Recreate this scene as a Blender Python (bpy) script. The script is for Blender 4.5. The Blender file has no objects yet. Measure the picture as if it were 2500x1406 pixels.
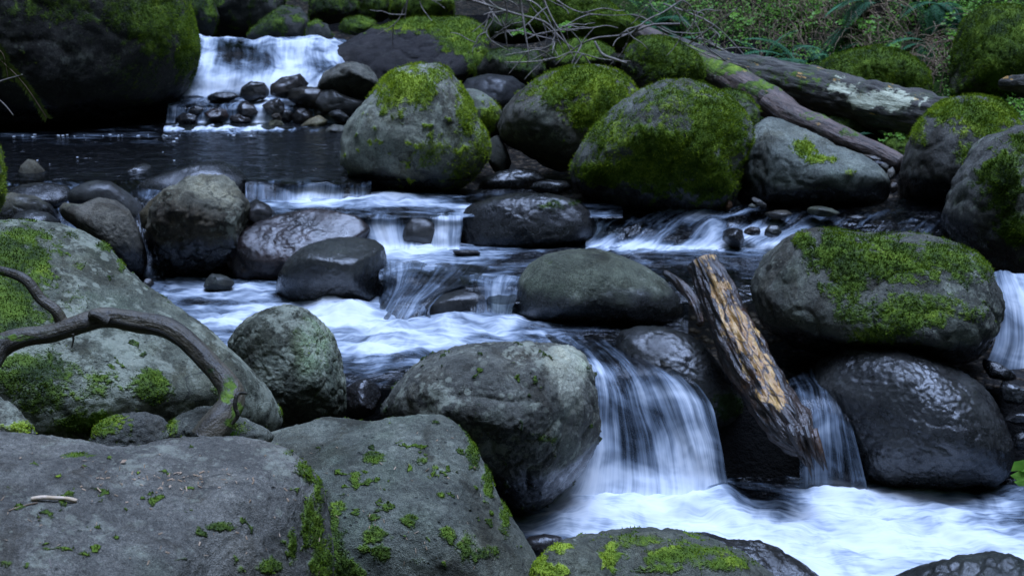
import bpy, math, random
import numpy as np
from mathutils import Vector

# ------------------------------------------------------------------ camera, light, exposure
SC = bpy.context.scene
COL = SC.collection
F_PX, PITCH, CAM_H = 3434.0, math.radians(15.0), 2.2
cam_data = bpy.data.cameras.new('camera')
cam = bpy.data.objects.new('camera', cam_data); COL.objects.link(cam)
cam.location = (0, 0, CAM_H); cam.rotation_euler = (math.radians(90) - PITCH, 0, 0)
cam_data.sensor_width = 36.0; cam_data.lens = 36.0 * F_PX / 2500.0
cam_data.clip_start = 0.05; cam_data.clip_end = 500
cam_data.dof.use_dof = True; cam_data.dof.focus_distance = 4.1; cam_data.dof.aperture_fstop = 7.1
SC.camera = cam

world = bpy.data.worlds.new('World'); SC.world = world; world.use_nodes = True
wn = world.node_tree.nodes; wl_ = world.node_tree.links
sky = wn.new('ShaderNodeTexSky'); sky.sky_type = 'NISHITA'; sky.sun_disc = False
SUN_EL, SUN_AZ = 83.0, 95.0          # azimuth from +Y (upstream) towards +X
sky.sun_elevation = math.radians(SUN_EL); sky.sun_rotation = math.radians(SUN_AZ)
wl_.new(sky.outputs[0], wn['Background'].inputs[0]); wn['Background'].inputs[1].default_value = 0.05
sl = bpy.data.lights.new('sun', 'SUN'); sl.energy = 1.5; sl.angle = math.radians(38); sl.color = (0.43, 0.60, 1.0)
so = bpy.data.objects.new('sun', sl); COL.objects.link(so)
_e, _a = math.radians(SUN_EL), math.radians(SUN_AZ)
so.rotation_euler = Vector((math.cos(_e) * math.sin(_a), math.cos(_e) * math.cos(_a), math.sin(_e))).to_track_quat('Z', 'Y').to_euler()
SC.view_settings.view_transform = 'Standard'; SC.view_settings.look = 'None'
SC.view_settings.gamma = 1.0; SC.view_settings.use_curve_mapping = False
SC.view_settings.exposure = 2.1
SC.render.engine = 'CYCLES'
SC.cycles.use_denoising = True
SC.cycles.max_bounces = 8; SC.cycles.transparent_max_bounces = 16; SC.cycles.diffuse_bounces = 3
SC.cycles.caustics_reflective = False; SC.cycles.caustics_refractive = False
random.seed(7)
rng = np.random.default_rng(7)

# ------------------------------------------------------------------ helpers
CP, SP = math.cos(PITCH), math.sin(PITCH)
def ray(px, py):
    a = (px - 1250.0) / F_PX; b = -(py - 703.0) / F_PX
    return np.array([a, CP + b * SP, -SP + b * CP])
ORI = np.array([0.0, 0.0, CAM_H])
def at_y(px, py, y):                   # the point at forward distance y
    r = ray(px, py); return ORI + r * (y / r[1])
def at_z(px, py, z):                   # the point at height z
    r = ray(px, py); return ORI + r * ((z - CAM_H) / r[2])
def project(v):                        # world points -> photograph pixels
    rel = v - ORI
    dep = rel[:, 1] * CP - rel[:, 2] * SP
    up = rel[:, 1] * SP + rel[:, 2] * CP
    dep = np.maximum(dep, 0.05)
    return 1250 + F_PX * rel[:, 0] / dep, 703 - F_PX * up / dep

_perm = np.random.default_rng(11).permutation(256); _perm = np.concatenate([_perm, _perm, _perm])
_grad = np.random.default_rng(12).normal(size=(256, 3)); _grad /= np.linalg.norm(_grad, axis=1)[:, None]
def perlin(p):
    i = np.floor(p).astype(np.int64); f = p - i; i &= 255
    u = f * f * f * (f * (f * 6 - 15) + 10)
    out = 0
    for dx in (0, 1):
        wx = u[:, 0] if dx else 1 - u[:, 0]
        for dy in (0, 1):
            wy = u[:, 1] if dy else 1 - u[:, 1]
            for dz in (0, 1):
                wz = u[:, 2] if dz else 1 - u[:, 2]
                h = _perm[_perm[_perm[(i[:, 0] + dx) & 255] + ((i[:, 1] + dy) & 255)] + ((i[:, 2] + dz) & 255)]
                g = _grad[h]
                out = out + wx * wy * wz * (g[:, 0] * (f[:, 0] - dx) + g[:, 1] * (f[:, 1] - dy) + g[:, 2] * (f[:, 2] - dz))
    return out * 1.6
def fbm(p, octaves=3, gain=.5):
    a, s, o = 1.0, 0, 0
    for k in range(octaves):
        o = o + a * perlin(p * (2.03 ** k) + 17.3 * k); s += a; a *= gain
    return o / s
def sstep(a, b, x):
    t = np.clip((x - a) / (b - a), 0, 1); return t * t * (3 - 2 * t)

def tag(o, label=None, cat=None, group=None, kind=None):
    if label: o['label'] = label
    if cat: o['category'] = cat
    if group: o['group'] = group
    if kind: o['kind'] = kind
    return o
def mesh_obj(name, V, Fc, mat, parent=None, attrs=None, smooth=True, loc=None, uv=None):
    """V (n,3) world points; Fc list/array of faces (all tris or all quads, or list)."""
    V = np.asarray(V, dtype=np.float64)
    if loc is None: loc = V.mean(axis=0)
    loc = np.asarray(loc, dtype=float)
    me = bpy.data.meshes.new(name)
    L = V - loc
    if isinstance(Fc, np.ndarray):
        k = Fc.shape[1]; nf = len(Fc)
        me.vertices.add(len(L)); me.vertices.foreach_set('co', L.astype(np.float32).ravel())
        me.loops.add(nf * k); me.loops.foreach_set('vertex_index', Fc.astype(np.int32).ravel())
        me.polygons.add(nf); me.polygons.foreach_set('loop_start', np.arange(0, nf * k, k, dtype=np.int32))
        me.update(calc_edges=True)
    else:
        me.from_pydata([tuple(v) for v in L], [], [tuple(f) for f in Fc]); me.update()
    if smooth: me.polygons.foreach_set('use_smooth', np.ones(len(me.polygons), dtype=bool))
    for nm, arr in (attrs or {}).items():
        arr = np.asarray(arr, dtype=np.float32)
        if arr.ndim == 1:
            at = me.attributes.new(nm, 'FLOAT', 'POINT'); at.data.foreach_set('value', arr)
        elif arr.shape[1] == 3:
            at = me.attributes.new(nm, 'FLOAT_VECTOR', 'POINT'); at.data.foreach_set('vector', arr.ravel())
    me.materials.append(mat)
    o = bpy.data.objects.new(name, me); COL.objects.link(o)
    if parent is not None:
        o.parent = parent; o.location = Vector(loc) - parent.location
    else:
        o.location = loc
    return o
def empty(name, loc):
    o = bpy.data.objects.new(name, None); COL.objects.link(o); o.location = Vector([float(x) for x in loc]); o.empty_display_size = .1
    return o

# ------------------------------------------------------------------ node helpers
class NT:
    def __init__(s, name):
        s.m = bpy.data.materials.new(name); s.m.use_nodes = True
        s.t = s.m.node_tree; s.n = s.t.nodes; s.l = s.t.links; s.n.clear()
        s.out = s.n.new('ShaderNodeOutputMaterial')
    def put(s, sock, v):
        if hasattr(v, 'links'): s.l.new(v, sock)
        elif v is not None: sock.default_value = v
    def math(s, op, a, b=None, c=None, clamp=False):
        n = s.n.new('ShaderNodeMath'); n.operation = op; n.use_clamp = clamp
        s.put(n.inputs[0], a)
        if b is not None: s.put(n.inputs[1], b)
        if c is not None: s.put(n.inputs[2], c)
        return n.outputs[0]
    def vmath(s, op, a, b=None, sc=None):
        n = s.n.new('ShaderNodeVectorMath'); n.operation = op
        s.put(n.inputs[0], a)
        if b is not None: s.put(n.inputs[1], b)
        if sc is not None: s.put(n.inputs['Scale'], sc)
        return n.outputs[0]
    def noise(s, vec, scale, detail=3, rough=.55, dist=0):
        n = s.n.new('ShaderNodeTexNoise'); s.put(n.inputs['Vector'], vec)
        n.inputs['Scale'].default_value = scale; n.inputs['Detail'].default_value = detail
        n.inputs['Roughness'].default_value = rough; n.inputs['Distortion'].default_value = dist
        return n.outputs['Fac']
    def voro(s, vec, scale, feature='F1', rand=1):
        n = s.n.new('ShaderNodeTexVoronoi'); n.feature = feature; s.put(n.inputs['Vector'], vec)
        n.inputs['Scale'].default_value = scale; n.inputs['Randomness'].default_value = rand
        return n.outputs['Distance']
    def ramp(s, x, a, b, lo=0.0, hi=1.0):
        n = s.n.new('ShaderNodeMapRange'); n.interpolation_type = 'SMOOTHSTEP'
        s.put(n.inputs[0], x); s.put(n.inputs[1], a); s.put(n.inputs[2], b)
        n.inputs[3].default_value = lo; n.inputs[4].default_value = hi
        return n.outputs[0]
    def mix(s, f, a, b, mode='MIX'):
        n = s.n.new('ShaderNodeMix'); n.data_type = 'RGBA'; n.blend_type = mode
        s.put(n.inputs['Factor'], f)
        for k, v in ((6, a), (7, b)):
            if isinstance(v, tuple) and len(v) == 3: v = (*v, 1)
            s.put(n.inputs[k], v)
        return n.outputs[2]
    def attr(s, name, vec=False):
        n = s.n.new('ShaderNodeAttribute'); n.attribute_name = name
        return n.outputs['Vector'] if vec else n.outputs['Fac']
    def obj(s, rand=True):
        tc = s.n.new('ShaderNodeTexCoord')
        if not rand: return tc.outputs['Object']
        oi = s.n.new('ShaderNodeObjectInfo')
        r = s.math('MULTIPLY', oi.outputs['Random'], 37.0)
        return s.vmath('ADD', tc.outputs['Object'], r)
    def bump(s, h, strength, dist, normal=None):
        n = s.n.new('ShaderNodeBump'); n.inputs['Strength'].default_value = strength; n.inputs['Distance'].default_value = dist
        s.put(n.inputs['Height'], h)
        if normal is not None: s.put(n.inputs['Normal'], normal)
        return n.outputs[0]
    def bsdf(s, col, rough, normal=None, spec=.5):
        b = s.n.new('ShaderNodeBsdfPrincipled')
        if isinstance(col, tuple): col = (*col, 1) if len(col) == 3 else col
        s.put(b.inputs['Base Color'], col); s.put(b.inputs['Roughness'], rough)
        s.put(b.inputs['Specular IOR Level'], spec)
        if normal is not None: s.put(b.inputs['Normal'], normal)
        return b
    def done(s, shader):
        s.l.new(shader, s.out.inputs[0]); return s.m

def moss_colour(t, co, tone):
    n1 = t.noise(co, 9, 4, .6); n2 = t.noise(co, 60, 3, .7)
    k = t.math('ADD', t.math('MULTIPLY', n1, .75), t.math('MULTIPLY', n2, .35))
    k = t.math('ADD', k, t.math('MULTIPLY', tone, .35))
    c = t.mix(t.ramp(k, .40, .62), (.018, .036, .004), (.098, .160, .008))
    c = t.mix(t.ramp(k, .60, .88), c, (.34, .43, .03))
    return c

def make_stone():
    t = NT('stone'); co = t.obj()
    base = t.attr('base', True); moss = t.attr('moss'); wet = t.attr('wet'); tone = t.attr('tone'); lich = t.attr('lichen')
    mid = t.noise(co, 6, 5, .62, .4); fine = t.noise(co, 85, 4, .7); vf = t.noise(co, 330, 2, .6)
    mott = t.ramp(mid, .30, .72, .62, 1.35)
    grain = t.ramp(fine, .34, .68, .74, 1.26)
    g2 = t.ramp(vf, .34, .66, .66, 1.38)
    col = t.vmath('SCALE', base, sc=t.math('MULTIPLY', t.math('MULTIPLY', mott, grain), g2))
    # hue drift: brownish and greenish patches
    hue = t.noise(co, 2.7, 3, .6)
    col = t.mix(t.ramp(hue, .52, .72, 0, .35), col, t.mix(1.0, col, (1.12, .98, .74), 'MULTIPLY'))
    col = t.mix(t.ramp(hue, .46, .30, 0, .5), col, t.mix(1.0, col, (.86, 1.04, .86), 'MULTIPLY'))
    stn = t.noise(t.vmath('MULTIPLY', co, (1.0, 1.0, .45)), 4.2, 5, .68, .6)
    col = t.mix(t.ramp(stn, .50, .62, 0, .8), col, t.mix(1.0, col, (.42, .38, .32), 'MULTIPLY'))
    pal = t.noise(t.vmath('ADD', co, (7.1, 3.3, 1.9)), 5.5, 6, .72)
    col = t.mix(t.ramp(pal, .52, .64, 0, .42), col, t.mix(1.0, col, (1.75, 1.75, 1.65), 'MULTIPLY'))
    vein = t.math('ABSOLUTE', t.math('SUBTRACT', t.noise(co, 2.3, 4, .5, .9), .5))
    vm = t.math('MULTIPLY', t.ramp(vein, .012, .002), t.ramp(hue, .5, .6))
    col = t.mix(t.math('MULTIPLY', vm, .6), col, (.02, .02, .018))
    # pits
    pit = t.voro(co, 34); pn = t.noise(co, 11, 2)
    pitm = t.math('MULTIPLY', t.ramp(pit, .20, .09), t.ramp(pn, .52, .62))
    col = t.mix(t.math('MULTIPLY', pitm, .75), col, (.018, .02, .016))
    # pale lichen
    ln = t.noise(co, 16, 5, .72); lw = t.noise(co, 3.1, 2)
    lm = t.ramp(t.math('ADD', t.math('ADD', ln, t.math('MULTIPLY', lw, .6)), t.math('MULTIPLY', lich, .22)), .96, 1.10)
    sp = t.voro(co, 48); lsp = t.math('MULTIPLY', t.ramp(sp, .22, .12), t.ramp(lw, .45, .6))
    ringn = t.math('ADD', t.voro(co, 17), t.math('MULTIPLY', t.math('SUBTRACT', ln, .5), .5))
    ring = t.math('MULTIPLY', t.ramp(ringn, .24, .17), t.ramp(t.noise(co, 1.9, 2), .50, .60))
    lm = t.math('MAXIMUM', lm, t.math('MULTIPLY', ring, .8))
    lm = t.math('MULTIPLY', t.math('MAXIMUM', lm, t.math('MULTIPLY', lsp, .8)), t.ramp(lich, 0, .6))
    col = t.mix(t.math('MULTIPLY', lm, .55), col, (.40, .41, .30))
    # wetness
    col = t.mix(wet, col, t.mix(1.0, col, (.065, .06, .06), 'MULTIPLY'))
    # moss
    mn = t.noise(co, 26, 4, .7); mn2 = t.noise(co, 120, 2, .6)
    mm = t.math('ADD', moss, t.math('MULTIPLY', t.math('SUBTRACT', mn, .5), 1.1))
    mm = t.math('ADD', mm, t.math('MULTIPLY', t.math('SUBTRACT', mn2, .5), .45))
    mm = t.math('MULTIPLY', t.ramp(mm, .34, .72), .93)
    mc = moss_colour(t, co, tone)
    col = t.mix(mm, col, mc)
    rough = t.math('ADD', t.math('MULTIPLY', wet, -.54), t.math('ADD', .80, t.math('MULTIPLY', t.math('SUBTRACT', fine, .5), .35)))
    rough = t.math('MAXIMUM', rough, t.math('MULTIPLY', mm, .9))
    h = t.math('ADD', t.math('MULTIPLY', fine, .55), t.math('MULTIPLY', mid, .45))
    h = t.math('ADD', h, t.math('MULTIPLY', vf, .34))
    h = t.math('SUBTRACT', h, t.math('MULTIPLY', pitm, .6))
    h = t.math('ADD', h, t.math('MULTIPLY', mm, t.math('ADD', .35, t.math('MULTIPLY', mn2, .9))))
    nrm = t.bump(h, .75, .022)
    b = t.bsdf(col, rough, nrm, .5)
    t.put(b.inputs['Specular IOR Level'], t.math('ADD', .28, t.math('MULTIPLY', wet, -.1)))
    cw = t.math('MULTIPLY', t.math('MULTIPLY', wet, t.math('SUBTRACT', 1.0, mm)), t.ramp(mid, .35, .6, .45, 1.0))
    t.put(b.inputs['Coat Weight'], cw); b.inputs['Coat Roughness'].default_value = .22; b.inputs['Coat IOR'].default_value = 1.7
    hc = t.math('ADD', t.math('MULTIPLY', t.noise(co, 95, 4, .75), 1.0), t.math('MULTIPLY', vf, .25))
    t.put(b.inputs['Coat Normal'], t.bump(hc, .42, .006))
    return t.done(b.outputs[0])
M_STONE = make_stone()

def make_moss():
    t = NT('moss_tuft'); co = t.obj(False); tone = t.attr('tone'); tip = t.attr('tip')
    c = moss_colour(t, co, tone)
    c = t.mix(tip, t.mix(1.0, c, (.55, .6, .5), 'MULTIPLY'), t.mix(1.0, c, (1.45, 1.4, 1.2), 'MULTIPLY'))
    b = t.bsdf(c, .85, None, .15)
    tr = t.n.new('ShaderNodeBsdfTranslucent'); t.put(tr.inputs[0], c)
    mx = t.n.new('ShaderNodeMixShader'); mx.inputs[0].default_value = .3
    t.l.new(b.outputs[0], mx.inputs[1]); t.l.new(tr.outputs[0], mx.inputs[2])
    return t.done(mx.outputs[0])
M_MOSS = make_moss()

def make_ground():
    t = NT('forest_soil'); co = t.obj(False)
    a = t.noise(co, 1.3, 5, .65, .5); b_ = t.noise(co, 14, 4, .7); c_ = t.noise(co, 70, 3, .7)
    col = t.mix(t.ramp(b_, .3, .7), (.008, .006, .004), (.030, .021, .013))
    wetbed = t.attr('bed')
    peb = t.voro(co, 22); pebc = t.noise(co, 9, 2)
    bedc = t.mix(t.ramp(pebc, .35, .65), (.05, .035, .022), (.13, .10, .07))
    bedc = t.mix(t.ramp(peb, .25, .55), bedc, (.012, .010, .008))
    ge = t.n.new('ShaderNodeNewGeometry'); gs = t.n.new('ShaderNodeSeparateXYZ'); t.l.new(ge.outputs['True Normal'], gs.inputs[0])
    flat = t.ramp(gs.outputs[2], .72, .92); bedc = t.mix(flat, (.006, .0055, .005), bedc)  # steep wet bedrock set near black; the gaps' shade is in this colour
    col = t.mix(t.math('MULTIPLY', t.ramp(a, .38, .52), t.ramp(b_, .25, .5)), col, t.mix(t.ramp(c_, .35, .7), (.010, .022, .004), (.045, .085, .010)))
    col = t.mix(wetbed, col, bedc)
    h = t.math('ADD', t.math('MULTIPLY', b_, 1.0), t.math('MULTIPLY', c_, .4))
    h = t.math('ADD', h, t.math('MULTIPLY', t.math('MULTIPLY', t.ramp(peb, .5, .1), t.math('MULTIPLY', wetbed, flat)), .8))
    return t.done(t.bsdf(col, t.math('SUBTRACT', .9, t.math('MULTIPLY', t.math('MULTIPLY', wetbed, flat), .5)), t.bump(h, .9, .05), .12).outputs[0])
M_GROUND = make_ground()

def make_water(name, clear_tint, rough=.10, wave=(3, 14), wave_h=.006, streak=(46, 2.6), dist=(.05, 3.2), fbump=.25):
    """clear water with white silky foam where the attribute 'foam' says so; UV: x across, y along the flow, in metres"""
    t = NT(name)
    fl = t.attr('flow', True)
    foam = t.attr('foam')
    lowd = t.noise(fl, dist[1], 2, .5)
    sep = t.n.new('ShaderNodeSeparateXYZ'); t.l.new(fl, sep.inputs[0])
    ux = t.math('ADD', sep.outputs[0], t.math('MULTIPLY', t.math('SUBTRACT', lowd, .5), dist[0]))
    def sv(ku, kv):
        cb = t.n.new('ShaderNodeCombineXYZ'); t.l.new(t.math('MULTIPLY', ux, ku), cb.inputs[0]); t.l.new(t.math('MULTIPLY', sep.outputs[1], kv), cb.inputs[1]); return cb.outputs[0]
    s1 = t.noise(sv(streak[0] * .35, streak[1]), 1, 3, .6)
    s2 = t.noise(sv(streak[0] * 1.3, streak[1] * 1.3), 1, 3, .65)
    s3 = t.noise(sv(streak[0] * 4.5, streak[1] * 2.5), 1, 2, .6)
    big = t.noise(fl, 4.5, 3, .6, .8)
    st = t.math('ADD', t.math('ADD', t.math('MULTIPLY', s1, .50), t.math('MULTIPLY', s2, .38)), t.math('MULTIPLY', s3, .12))
    k = t.math('ADD', foam, t.math('MULTIPLY', t.math('SUBTRACT', st, .5), 2.3))
    k = t.math('ADD', k, t.math('MULTIPLY', t.math('SUBTRACT', big, .5), 1.25))
    alpha = t.ramp(k, .12, 1.02)
    alpha = t.math('MULTIPLY', alpha, t.ramp(foam, 0.0, .14))
    # clear part
    wv = t.noise(sv(wave[1], wave[0]), 1, 3, .55)
    wv2 = t.noise(sv(wave[1] * 4, wave[0] * 3), 1, 2, .55)
    wh = t.math('ADD', wv, t.math('MULTIPLY', wv2, .25))
    nr = t.bump(wh, 1.0, wave_h)
    tr = t.n.new('ShaderNodeBsdfTransparent'); tr.inputs[0].default_value = (*clear_tint, 1)
    gl = t.n.new('ShaderNodeBsdfGlossy'); gl.inputs['Roughness'].default_value = rough; gl.inputs[0].default_value = (.95, .97, 1, 1)
    t.l.new(nr, gl.inputs['Normal'])
    fr = t.n.new('ShaderNodeFresnel'); fr.inputs[0].default_value = 1.33; t.l.new(nr, fr.inputs['Normal'])
    m1 = t.n.new('ShaderNodeMixShader'); t.l.new(fr.outputs[0], m1.inputs[0]); t.l.new(tr.outputs[0], m1.inputs[1]); t.l.new(gl.outputs[0], m1.inputs[2])
    # foam part
    fh = t.math('ADD', t.math('MULTIPLY', st, 1.0), t.math('MULTIPLY', big, .5))
    fn = t.bump(fh, fbump, .03)
    fc = t.mix(t.ramp(k, .35, 1.25), (.34, .42, .52), (.88, .89, .90))
    df = t.n.new('ShaderNodeBsdfDiffuse'); t.put(df.inputs[0], fc); t.l.new(fn, df.inputs['Normal'])
    tl = t.n.new('ShaderNodeBsdfTranslucent'); t.put(tl.inputs[0], fc); t.l.new(fn, tl.inputs['Normal'])
    m2 = t.n.new('ShaderNodeMixShader'); m2.inputs[0].default_value = .25
    t.l.new(df.outputs[0], m2.inputs[1]); t.l.new(tl.outputs[0], m2.inputs[2])
    m3 = t.n.new('ShaderNodeMixShader'); t.put(m3.inputs[0], alpha); t.l.new(m1.outputs[0], m3.inputs[1]); t.l.new(m2.outputs[0], m3.inputs[2])
    return t.done(m3.outputs[0])
M_WATER = make_water('stream_water', (.50, .46, .38))
M_POOL = make_water('pool_water', (.16, .17, .13), rough=.16, wave=(3, 8), wave_h=.06)
M_FALL = make_water('falling_water', (.42, .40, .36), rough=.16, wave=(2, 60), wave_h=.010, streak=(30, .9), dist=(.085, 2.4), fbump=.10)
M_CASC = make_water('cascade_water', (.42, .40, .36), rough=.16, wave=(2, 40), wave_h=.010, streak=(9, 1.0), dist=(.16, 1.6), fbump=.12)
M_RAPID = make_water('white_water', (.34, .36, .34), rough=.14, wave=(6, 30), wave_h=.02, streak=(24, 3.0), dist=(.30, 2.4), fbump=.45)

def make_bark(name, c0, c1, c2, moss=0.0, lichen=0.0, wet=0.0, stretch=(5, 34)):
    t = NT(name); fl = t.attr('flow', True); co = t.obj()
    sep = t.n.new('ShaderNodeSeparateXYZ'); t.l.new(fl, sep.inputs[0])
    def sv(ku, kv):
        cb = t.n.new('ShaderNodeCombineXYZ'); t.l.new(t.math('MULTIPLY', sep.outputs[0], ku), cb.inputs[0]); t.l.new(t.math('MULTIPLY', sep.outputs[1], kv), cb.inputs[1]); return cb.outputs[0]
    s1 = t.noise(sv(stretch[1], stretch[0]), 1, 4, .65, .3); s2 = t.noise(co, 40, 4, .7); s3 = t.noise(co, 7, 3, .6)
    col = t.mix(t.ramp(s1, .35, .65), c0, c1)
    col = t.mix(t.ramp(s3, .5, .75, 0, .8), col, c2)
    col = t.mix(t.ramp(s2, .3, .5, .6, 0), col, (.01, .009, .008))
    bare = t.attr('bare')
    bn = t.math('ADD', bare, t.math('ADD', t.math('MULTIPLY', t.math('SUBTRACT', s1, .5), 2.3), t.math('MULTIPLY', t.math('SUBTRACT', s3, .5), 2.0)))
    bm = t.ramp(bn, .48, .56)
    wood = t.mix(t.ramp(s1, .3, .7), (.30, .13, .03), (.56, .33, .10))
    wood = t.mix(t.ramp(s2, .45, .7, 0, .5), wood, (.20, .10, .04))
    crk = t.voro(sv(24, 7), 1, 'DISTANCE_TO_EDGE'); crk = t.ramp(crk, .0, .07)
    wood = t.mix(crk, (.06, .03, .015), wood)
    col = t.mix(bm, col, wood)
    ls = t.attr('lichen')
    lm = t.ramp(t.math('ADD', t.math('MULTIPLY', ls, .42), t.math('ADD', t.math('MULTIPLY', t.noise(sv(60, 22), 1, 4, .75), .7), t.math('MULTIPLY', s3, .3))), .80, .88)
    col = t.mix(t.math('MULTIPLY', lm, .8), col, (.58, .58, .40))
    ms = t.attr('moss')
    mm = t.ramp(t.math('ADD', ms, t.math('MULTIPLY', t.math('SUBTRACT', t.noise(co, 22, 4, .7), .5), 1.6)), .42, .6)
    col = t.mix(mm, col, moss_colour(t, co, t.math('ADD', ms, -.6)))
    h = t.math('ADD', t.math('MULTIPLY', s1, 1.0), t.math('MULTIPLY', s2, .5))
    h = t.math('ADD', h, t.math('MULTIPLY', bm, -.25))
    r = t.math('MAXIMUM', t.math('ADD', .8 - .55 * wet, t.math('MULTIPLY', t.math('SUBTRACT', s2, .5), .3)), t.math('MULTIPLY', mm, .9))
    return t.done(t.bsdf(col, r, t.bump(h, .9, .018), .4 + .4 * wet).outputs[0])
M_BARKLOG = make_bark('old_bark', (.035, .030, .024), (.11, .10, .08), (.07, .085, .04))
M_REDLOG = make_bark('peeled_log', (.060, .040, .030), (.16, .105, .080), (.06, .055, .035), wet=.3)
M_POST = make_bark('wet_bark', (.012, .008, .006), (.045, .023, .012), (.12, .048, .014), wet=.75, stretch=(6, 40))
M_ROOT = make_bark('root_bark', (.034, .027, .017), (.10, .078, .045), (.065, .06, .03), wet=.35, stretch=(3, 16))
M_TWIG = make_bark('grey_twig', (.17, .14, .12), (.34, .28, .23), (.12, .13, .06))

def flat_mat(name, c0, c1, scale=8, rough=.7, spec=.25, transl=0.0):
    t = NT(name); co = t.obj()
    n = t.noise(co, scale, 3, .6)
    col = t.mix(t.ramp(n, .3, .7), c0, c1)
    b = t.bsdf(col, rough, t.bump(t.noise(co, scale * 6, 3), .3, .004), spec)
    if not transl: return t.done(b.outputs[0])
    tr = t.n.new('ShaderNodeBsdfTranslucent'); t.put(tr.inputs[0], col)
    mx = t.n.new('ShaderNodeMixShader'); mx.inputs[0].default_value = transl
    t.l.new(b.outputs[0], mx.inputs[1]); t.l.new(tr.outputs[0], mx.inputs[2])
    return t.done(mx.outputs[0])
M_LEAF = flat_mat('leaf_green', (.11, .27, .025), (.26, .48, .06), 6, .5, .35, .35)
M_FERN = flat_mat('fern_green', (.03, .11, .05), (.08, .22, .10), 9, .45, .4, .3)
M_STALK = flat_mat('dry_stalk', (.10, .065, .040), (.32, .22, .14), 7, .85)
M_FIR = flat_mat('fir_needle', (.03, .05, .008), (.09, .11, .015), 9, .6, .25, .3)
M_DRYLEAF = flat_mat('dry_leaf', (.20, .12, .06), (.42, .30, .20), 40, .7)
M_BRIGHTLEAF = flat_mat('young_leaf', (.14, .34, .04), (.26, .48, .07), 20, .5, .3, .4)

# ------------------------------------------------------------------ stones
_ico = {}
def ico(level):
    if level not in _ico:
        import bmesh
        bm = bmesh.new(); bmesh.ops.create_icosphere(bm, subdivisions=level, radius=1)
        V = np.array([v.co[:] for v in bm.verts]); Fc = np.array([[v.index for v in f.verts] for f in bm.faces]); bm.free()
        _ico[level] = (V, Fc)
    return _ico[level]
def radial(pts, c, nsm=9):
    """distance from c to the closed outline pts, for 720 angles (pts in plane units, y up)"""
    P = np.asarray(pts) - c; n = len(P); out = np.zeros(720)
    ang = np.linspace(-math.pi, math.pi, 720, endpoint=False)
    D = np.stack([np.cos(ang), np.sin(ang)], 1)
    for i in range(n):
        a, b = P[i], P[(i + 1) % n]; e = b - a
        den = D[:, 0] * e[1] - D[:, 1] * e[0]
        den = np.where(abs(den) < 1e-9, 1e-9, den)
        t = (a[0] * e[1] - a[1] * e[0]) / den
        u = (a[0] * D[:, 1] - a[1] * D[:, 0]) / den
        ok = (t > 0) & (u >= -1e-6) & (u <= 1 + 1e-6)
        out = np.where(ok & (t > out), t, out)
    m = out > 0
    out = np.interp(np.arange(720), np.where(m)[0], out[m])
    k = np.hanning(nsm * 2 + 1)[1:-1]; k /= k.sum()
    out = np.convolve(np.concatenate([out[-40:], out, out[:40]]), k, 'same')[40:-40]
    return ang, out
TUFTS = 0
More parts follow.
